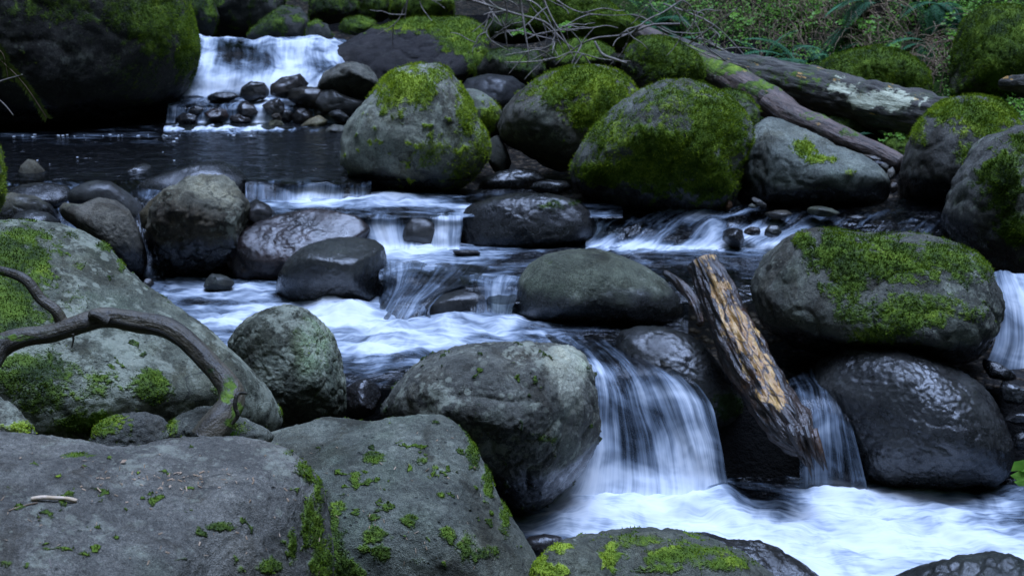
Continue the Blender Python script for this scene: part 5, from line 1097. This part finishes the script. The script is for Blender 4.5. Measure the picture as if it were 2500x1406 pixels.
for i, (lab, px, py, sp, n, sz, dr) in enumerate([
    ('bright leafy plant above the bare stems at upper right of centre', 1630, 15, .30, 60, .026, .3),
    ('clover like plant on the brown bank above the ferns', 1810, 60, .26, 60, .026, .4),
    ('leafy plant hanging left of the dry stalks at the top', 1870, 15, .24, 48, .026, .4),
    ('leafy sprig beside the dry stalks above the largest fern', 2000, 30, .24, 48, .026, .4),
    ('bright leaves in the middle of the hanging dry stalks', 2060, 60, .26, 60, .026, .5),
    ('leafy patch under the top edge right of the stalks', 2150, 50, .28, 60, .026, .5),
    ('leafy plant on the left part of the grassy mound', 2080, 130, .20, 40, .022, .2),
    ('leafy plant on the crest of the grassy mound', 2190, 125, .22, 48, .024, .2),
    ('tall leafy plant hanging by the top right boulder', 2300, 85, .32, 84, .028, .6),
    ('leaf cluster at the right end of the grassy mound', 2235, 195, .20, 60, .026, .5),
    ('leafy sprig at the upper left of the top right boulder', 2350, 35, .24, 48, .026, .3),
    ('small leaf cluster in the shade under the mossy mound', 1385, 60, .10, 24, .020, .3),
    ('small leaf cluster beside the hanging twigs', 1260, 78, .08, 24, .018, .3),
    ('leafy sprig between the ferns and the mossy mound', 1700, 30, .24, 48, .024, .3),
    ('leafy plant at the top edge right of the largest fern', 1960, -5, .26, 48, .026, .5),
    ('leaf tuft on the dark hollow below the log', 2190, 330, .10, 24, .018, .2),
    ]):
    leafy(lab, px, py, sp, n, sz, 40 + i, y=(8.2 if py > 300 else 9.6 if (px < 1400) else None), drop=dr)

# ground cover and dry stalks nobody could count
def bank_cover():
    bl, st = Build(), Build(); r = random.Random(99)
    n_l = 0
    for k in range(8000):
        px = r.uniform(1380, 2560); py = r.uniform(-60, 330)
        if py > 40 + (px - 1380) * .26: continue
        nz = perlin(np.array([[px * .008, py * .012, 3.3]]))[0]
        if nz + r.uniform(-.35, .35) < -.08: continue
        p = surf(px, py); s = r.uniform(.012, .026)
        for q in range(3):
            a = r.uniform(0, 6.28); dv = Vector((math.cos(a), -.5 + .5 * math.sin(a), r.uniform(-.1, .7))).normalized() * s
            V, Fc = leafblade(Vector(p) + Vector((r.uniform(-.03, .03), -.02, r.uniform(0, .05))), dv, s * .34, (0, -.6, .7))
            bl.add([v[:] for v in V], Fc)
    o = bl.obj('undergrowth', M_LEAF, smooth=False); tag(o, 'low green leaves scattered over the brown bank', 'undergrowth', kind='stuff')
    clumps = [(1910, 20, 70), (1960, 60, 60), (2040, 90, 60), (2100, 50, 80), (2000, 110, 60), (2230, 200, 30), (2260, 150, 40), (1780, 40, 80), (1700, 60, 80), (2160, 130, 70), (2300, 200, 40), (1850, 100, 80)]
    for k in range(900):
        c = r.choice(clumps); px = r.gauss(c[0], c[2]); py = r.gauss(c[1] - 40, 35)
        if px < 1560 or py > 60 + (px - 1380) * .24: continue
        p = Vector(surf(px, py)) + Vector((0, -.03, .05)); l = r.uniform(.12, .48)
        d = Vector((r.gauss(0, .35), r.uniform(-.7, -.1), r.uniform(-1.0, .5))).normalized(); P = [p]
        for i in range(5): P.append(P[-1] + d * l / 5); d = (d + Vector((r.gauss(0, .18), r.gauss(-.04, .08), -.22))).normalized()
        st.tube(np.array([q[:] for q in P]), np.linspace(.0032, .0012, 6), 3, caps=False)
    o = st.obj('dry_stalks', M_STALK); tag(o, 'tangle of dry brown stalks and rootlets hanging down the bank', 'dry stalks', kind='stuff')
bank_cover()
# litter and moss strands on the ground around the logs
def litter():
    b = Build(); r = random.Random(5)
    for k in range(1500):
        px = r.uniform(1500, 2500); py = r.uniform(0, 420)
        if py > 60 + (px - 1380) * .33: continue
        p = surf(px, py); a = r.uniform(0, 6.28); l = r.uniform(.03, .12)
        d = Vector((math.cos(a), math.sin(a), r.uniform(-.1, .3))).normalized() * l
        P = [Vector(p) + Vector((0, 0, .01)), Vector(p) + d * .5 + Vector((0, 0, .02)), Vector(p) + d]
        b.tube(np.array([q[:] for q in P]), [.002, .002, .001], 3, caps=False)
    o = b.obj('litter', M_STALK); tag(o, 'fallen needles and twigs littering the bank around the logs', 'litter', kind='stuff')
litter()

# ------------------------------------------------------------------ small foreground things
# fir sprigs at the left edge
def fir(label, ctrl, seed):
    r = random.Random(seed); P = spline([at_y(*c) for c in ctrl], 8); o = empty('fir_sprig', P[0]); tag(o, label, 'fir sprig')
    b = Build(); b.tube(P, np.linspace(.002, .0008, len(P)), 4); b.obj('stem', M_STALK, o, zeros)
    n = Build()
    for i in range(2, len(P)):
        for q in range(3):
            for sg in (-1, 1):
                d = Vector(P[i] - P[i - 1]).normalized(); s = Vector((d.z, 0, -d.x)) * sg
                v = (s + d * .7 + Vector((0, r.uniform(-.3, .3), 0))).normalized() * r.uniform(.012, .024)
                V, Fc = leafblade(Vector(P[i - 1]).lerp(Vector(P[i]), q / 3), v, .0018, (0, -1, 0)); n.add([x[:] for x in V], Fc)
    nn = n.obj('needles', M_FIR, o, smooth=False); nn['kind'] = 'stuff'
fir('drooping fir sprig hanging at the left edge over the dark boulder', [(-30, 120, 4.2), (15, 160, 4.2), (50, 195, 4.2), (80, 235, 4.2), (115, 290, 4.2)], 1)
fir('short fir sprig at the left edge above the drooping one', [(-30, 100, 4.2), (5, 130, 4.2), (14, 160, 4.2), (20, 195, 4.2)], 2)
def stick(label, ctrl, r, mat=M_TWIG, name='stick', cat='stick'):
    b = Build(); b.tube(spline([at_y(*c) for c in ctrl], 5), np.linspace(r, r * .7, (len(ctrl) - 1) * 5 + 1), 8, noise=.15, nscale=30)
    tag(b.obj(name, mat, extra=zeros), label, cat)
stick('thin broken stick pointing up from the left edge', [(-40, 215, 4.2), (10, 196, 4.2), (55, 183, 4.2)], .0032)
stick('thin stick slanting down at the left edge', [(-30, 220, 4.2), (10, 255, 4.2), (33, 283, 4.2)], .0025)
# blurred leaf at the right edge
lo = Build(); r_ = random.Random(3)
for a, b_, s in [((2468, 1150), (2510, 1120), .022), ((2466, 1160), (2520, 1165), .024), ((2475, 1175), (2515, 1185), .016), ((2480, 1140), (2525, 1140), .02)]:
    p, q = Vector(at_y(*a, 3.4)), Vector(at_y(*b_, 3.35)); V, Fc = leafblade(q, p - q, s * .7, (0, -.8, .5)); lo.add([v[:] for v in V], Fc)
tag(lo.obj('leaf', M_BRIGHTLEAF, smooth=False), 'bright green leaf poking in at the right edge', 'leaf')
# things lying on the rocks: dropped onto the surface by a ray
bpy.context.view_layer.update()
DG = bpy.context.evaluated_depsgraph_get()
def drop(px, py):
    d = Vector(ray(px, py)).normalized(); hit, loc, nor, _, ob, _ = SC.ray_cast(DG, Vector(ORI), d)
    return (loc, nor) if hit else (Vector(at_y(px, py, 3)), Vector((0, 0, 1)))
def lying_stick(label, a, b_, r, mat=M_TWIG):
    pa, na = drop(*a); pb, nb = drop(*b_)
    pts = []
    for t in np.linspace(0, 1, 5):
        q, nq = drop(a[0] + (b_[0] - a[0]) * t, a[1] + (b_[1] - a[1]) * t); pts.append(np.array(q + nq * r * .8))
    P = np.array(pts); P[1:-1] = P[1:-1] * .3 + .7 * (P[0][None] + (P[-1] - P[0])[None] * np.linspace(0, 1, 5)[1:-1, None]) + np.array([0, 0, r])
    b = Build(); b.tube(spline(P, 4), r, 8, noise=.2, nscale=60); tag(b.obj('stick', mat, extra=zeros), label, 'stick')
M_PALE = flat_mat('dry_wood', (.50, .36, .22), (.70, .55, .42), 50, .8)
lying_stick('pale dry stick lying on the broad flat ledge', (76, 1221), (188, 1226), .0044, M_PALE)
lying_stick('thin brown twig beside the pale stick on the ledge', (22, 1247), (92, 1228), .0016, M_STALK)
lying_stick('tiny pale splinter low on the broad flat ledge', (120, 1365), (126, 1385), .0010)
def dryleaf(label, px, py, s, seed):
    r = random.Random(seed); p, n = drop(px, py); a = r.uniform(0, 6.28)
    t1 = n.cross(Vector((math.cos(a), math.sin(a), .1))).normalized(); V, Fc = leafblade(p + n * .004 - t1 * s / 2, t1 * s + n * .003, s * .3, n)
    b = Build(); b.add([v[:] for v in V], Fc); tag(b.obj('dry_leaf', M_DRYLEAF, smooth=False), label, 'leaf', 'dry leaf scraps on the foreground rocks')
for i, (lab, px, py, s) in enumerate([('tan dry leaf near the back of the broad flat ledge', 302, 1130, .016), ('pale leaf scrap in the middle of the flat ledge', 393, 1196, .010), ('small leaf scrap right of the middle of the ledge', 415, 1192, .009),
    ('leaf scrap at the edge line of the ledge', 490, 1166, .008), ('leaf scrap on the right part of the ledge', 600, 1148, .008), ('tiny leaf flake beside the pale stick', 225, 1228, .008), ('brown flake near the left end of the ledge', 100, 1288, .008)]):
    dryleaf(lab, px, py, s, i)
# grit and needles on the two front rocks
nb = Build(); r_ = random.Random(77)
for k in range(170):
    px, py = (r_.uniform(0, 740), r_.uniform(1100, 1400)) if k < 120 else (r_.uniform(720, 1180), r_.uniform(1050, 1400))
    if k < 60: px, py = r_.gauss(430, 110), r_.gauss(1165 + .0 * px, 16)
    p, n = drop(px, py); a_ = r_.uniform(0, 6.28); l = r_.uniform(.003, .014)
    t1 = n.cross(Vector((math.cos(a_), math.sin(a_), .1))).normalized(); t2 = n.cross(t1) * r_.uniform(.0005, .0016); q = p + n * .0015
    nb.add([(q - t1 * l / 2 - t2)[:], (q + t1 * l / 2 - t2)[:], (q + t1 * l / 2 + t2 + n * .001)[:], (q - t1 * l / 2 + t2 + n * .001)[:], (q + n * .0015)[:]], [(0, 1, 4), (1, 2, 4), (2, 3, 4), (3, 0, 4)])
tag(nb.obj('leaf_litter', M_DRYLEAF, smooth=False), 'tiny dry flakes and needles scattered on the two front rocks', 'litter', kind='stuff')
# grass tuft at the root's foot
g = Build(); r_ = random.Random(8); base, nn_ = drop(566, 1063)
for k in range(26):
    d = Vector((r_.gauss(.1, .5), r_.gauss(-.1, .3), 1)).normalized(); l = r_.uniform(.012, .030); s = Vector((1, 0, 0)) * .0012
    p = base + Vector((r_.gauss(0, .008), r_.gauss(0, .004), -.002)); tip = p + d * l + Vector((d.x * .01, 0, -.002)); md = p + d * l * .55
    n0 = g.n; g.add([(p - s)[:], (p + s)[:], (md + s)[:], (md - s)[:], tip[:]], [(0, 1, 2, 3), (3, 2, 4)])
tag(g.obj('grass_tuft', M_LEAF, smooth=False), 'tiny green grass tuft at the foot of the bare root', 'grass tuft')
# foam flecks floating on the pool
fb = Build(); r_ = random.Random(4)
import bmesh
V0, F0 = ico(2)
for k in range(34):
    t = r_.random(); px = r_.choice([r_.uniform(20, 330), r_.uniform(180, 440), r_.uniform(50, 700), r_.uniform(330, 440)]); py = 329 + abs(r_.gauss(0, 4)) if k < 28 else r_.uniform(340, 425)
    p = at_z(px, py, .802); s = r_.uniform(.003, .009)
    fb.add(V0 * np.array([s * 1.3, s * 1.2, s * .35]) + p, F0)
fm = flat_mat('foam_fleck', (.6, .63, .66), (.8, .82, .84), 30, .8)
tag(fb.obj('foam_flecks', fm), 'small white foam flecks drifting along the foot of the huge boulder', 'foam', kind='stuff')
print('tufts', TUFTS)
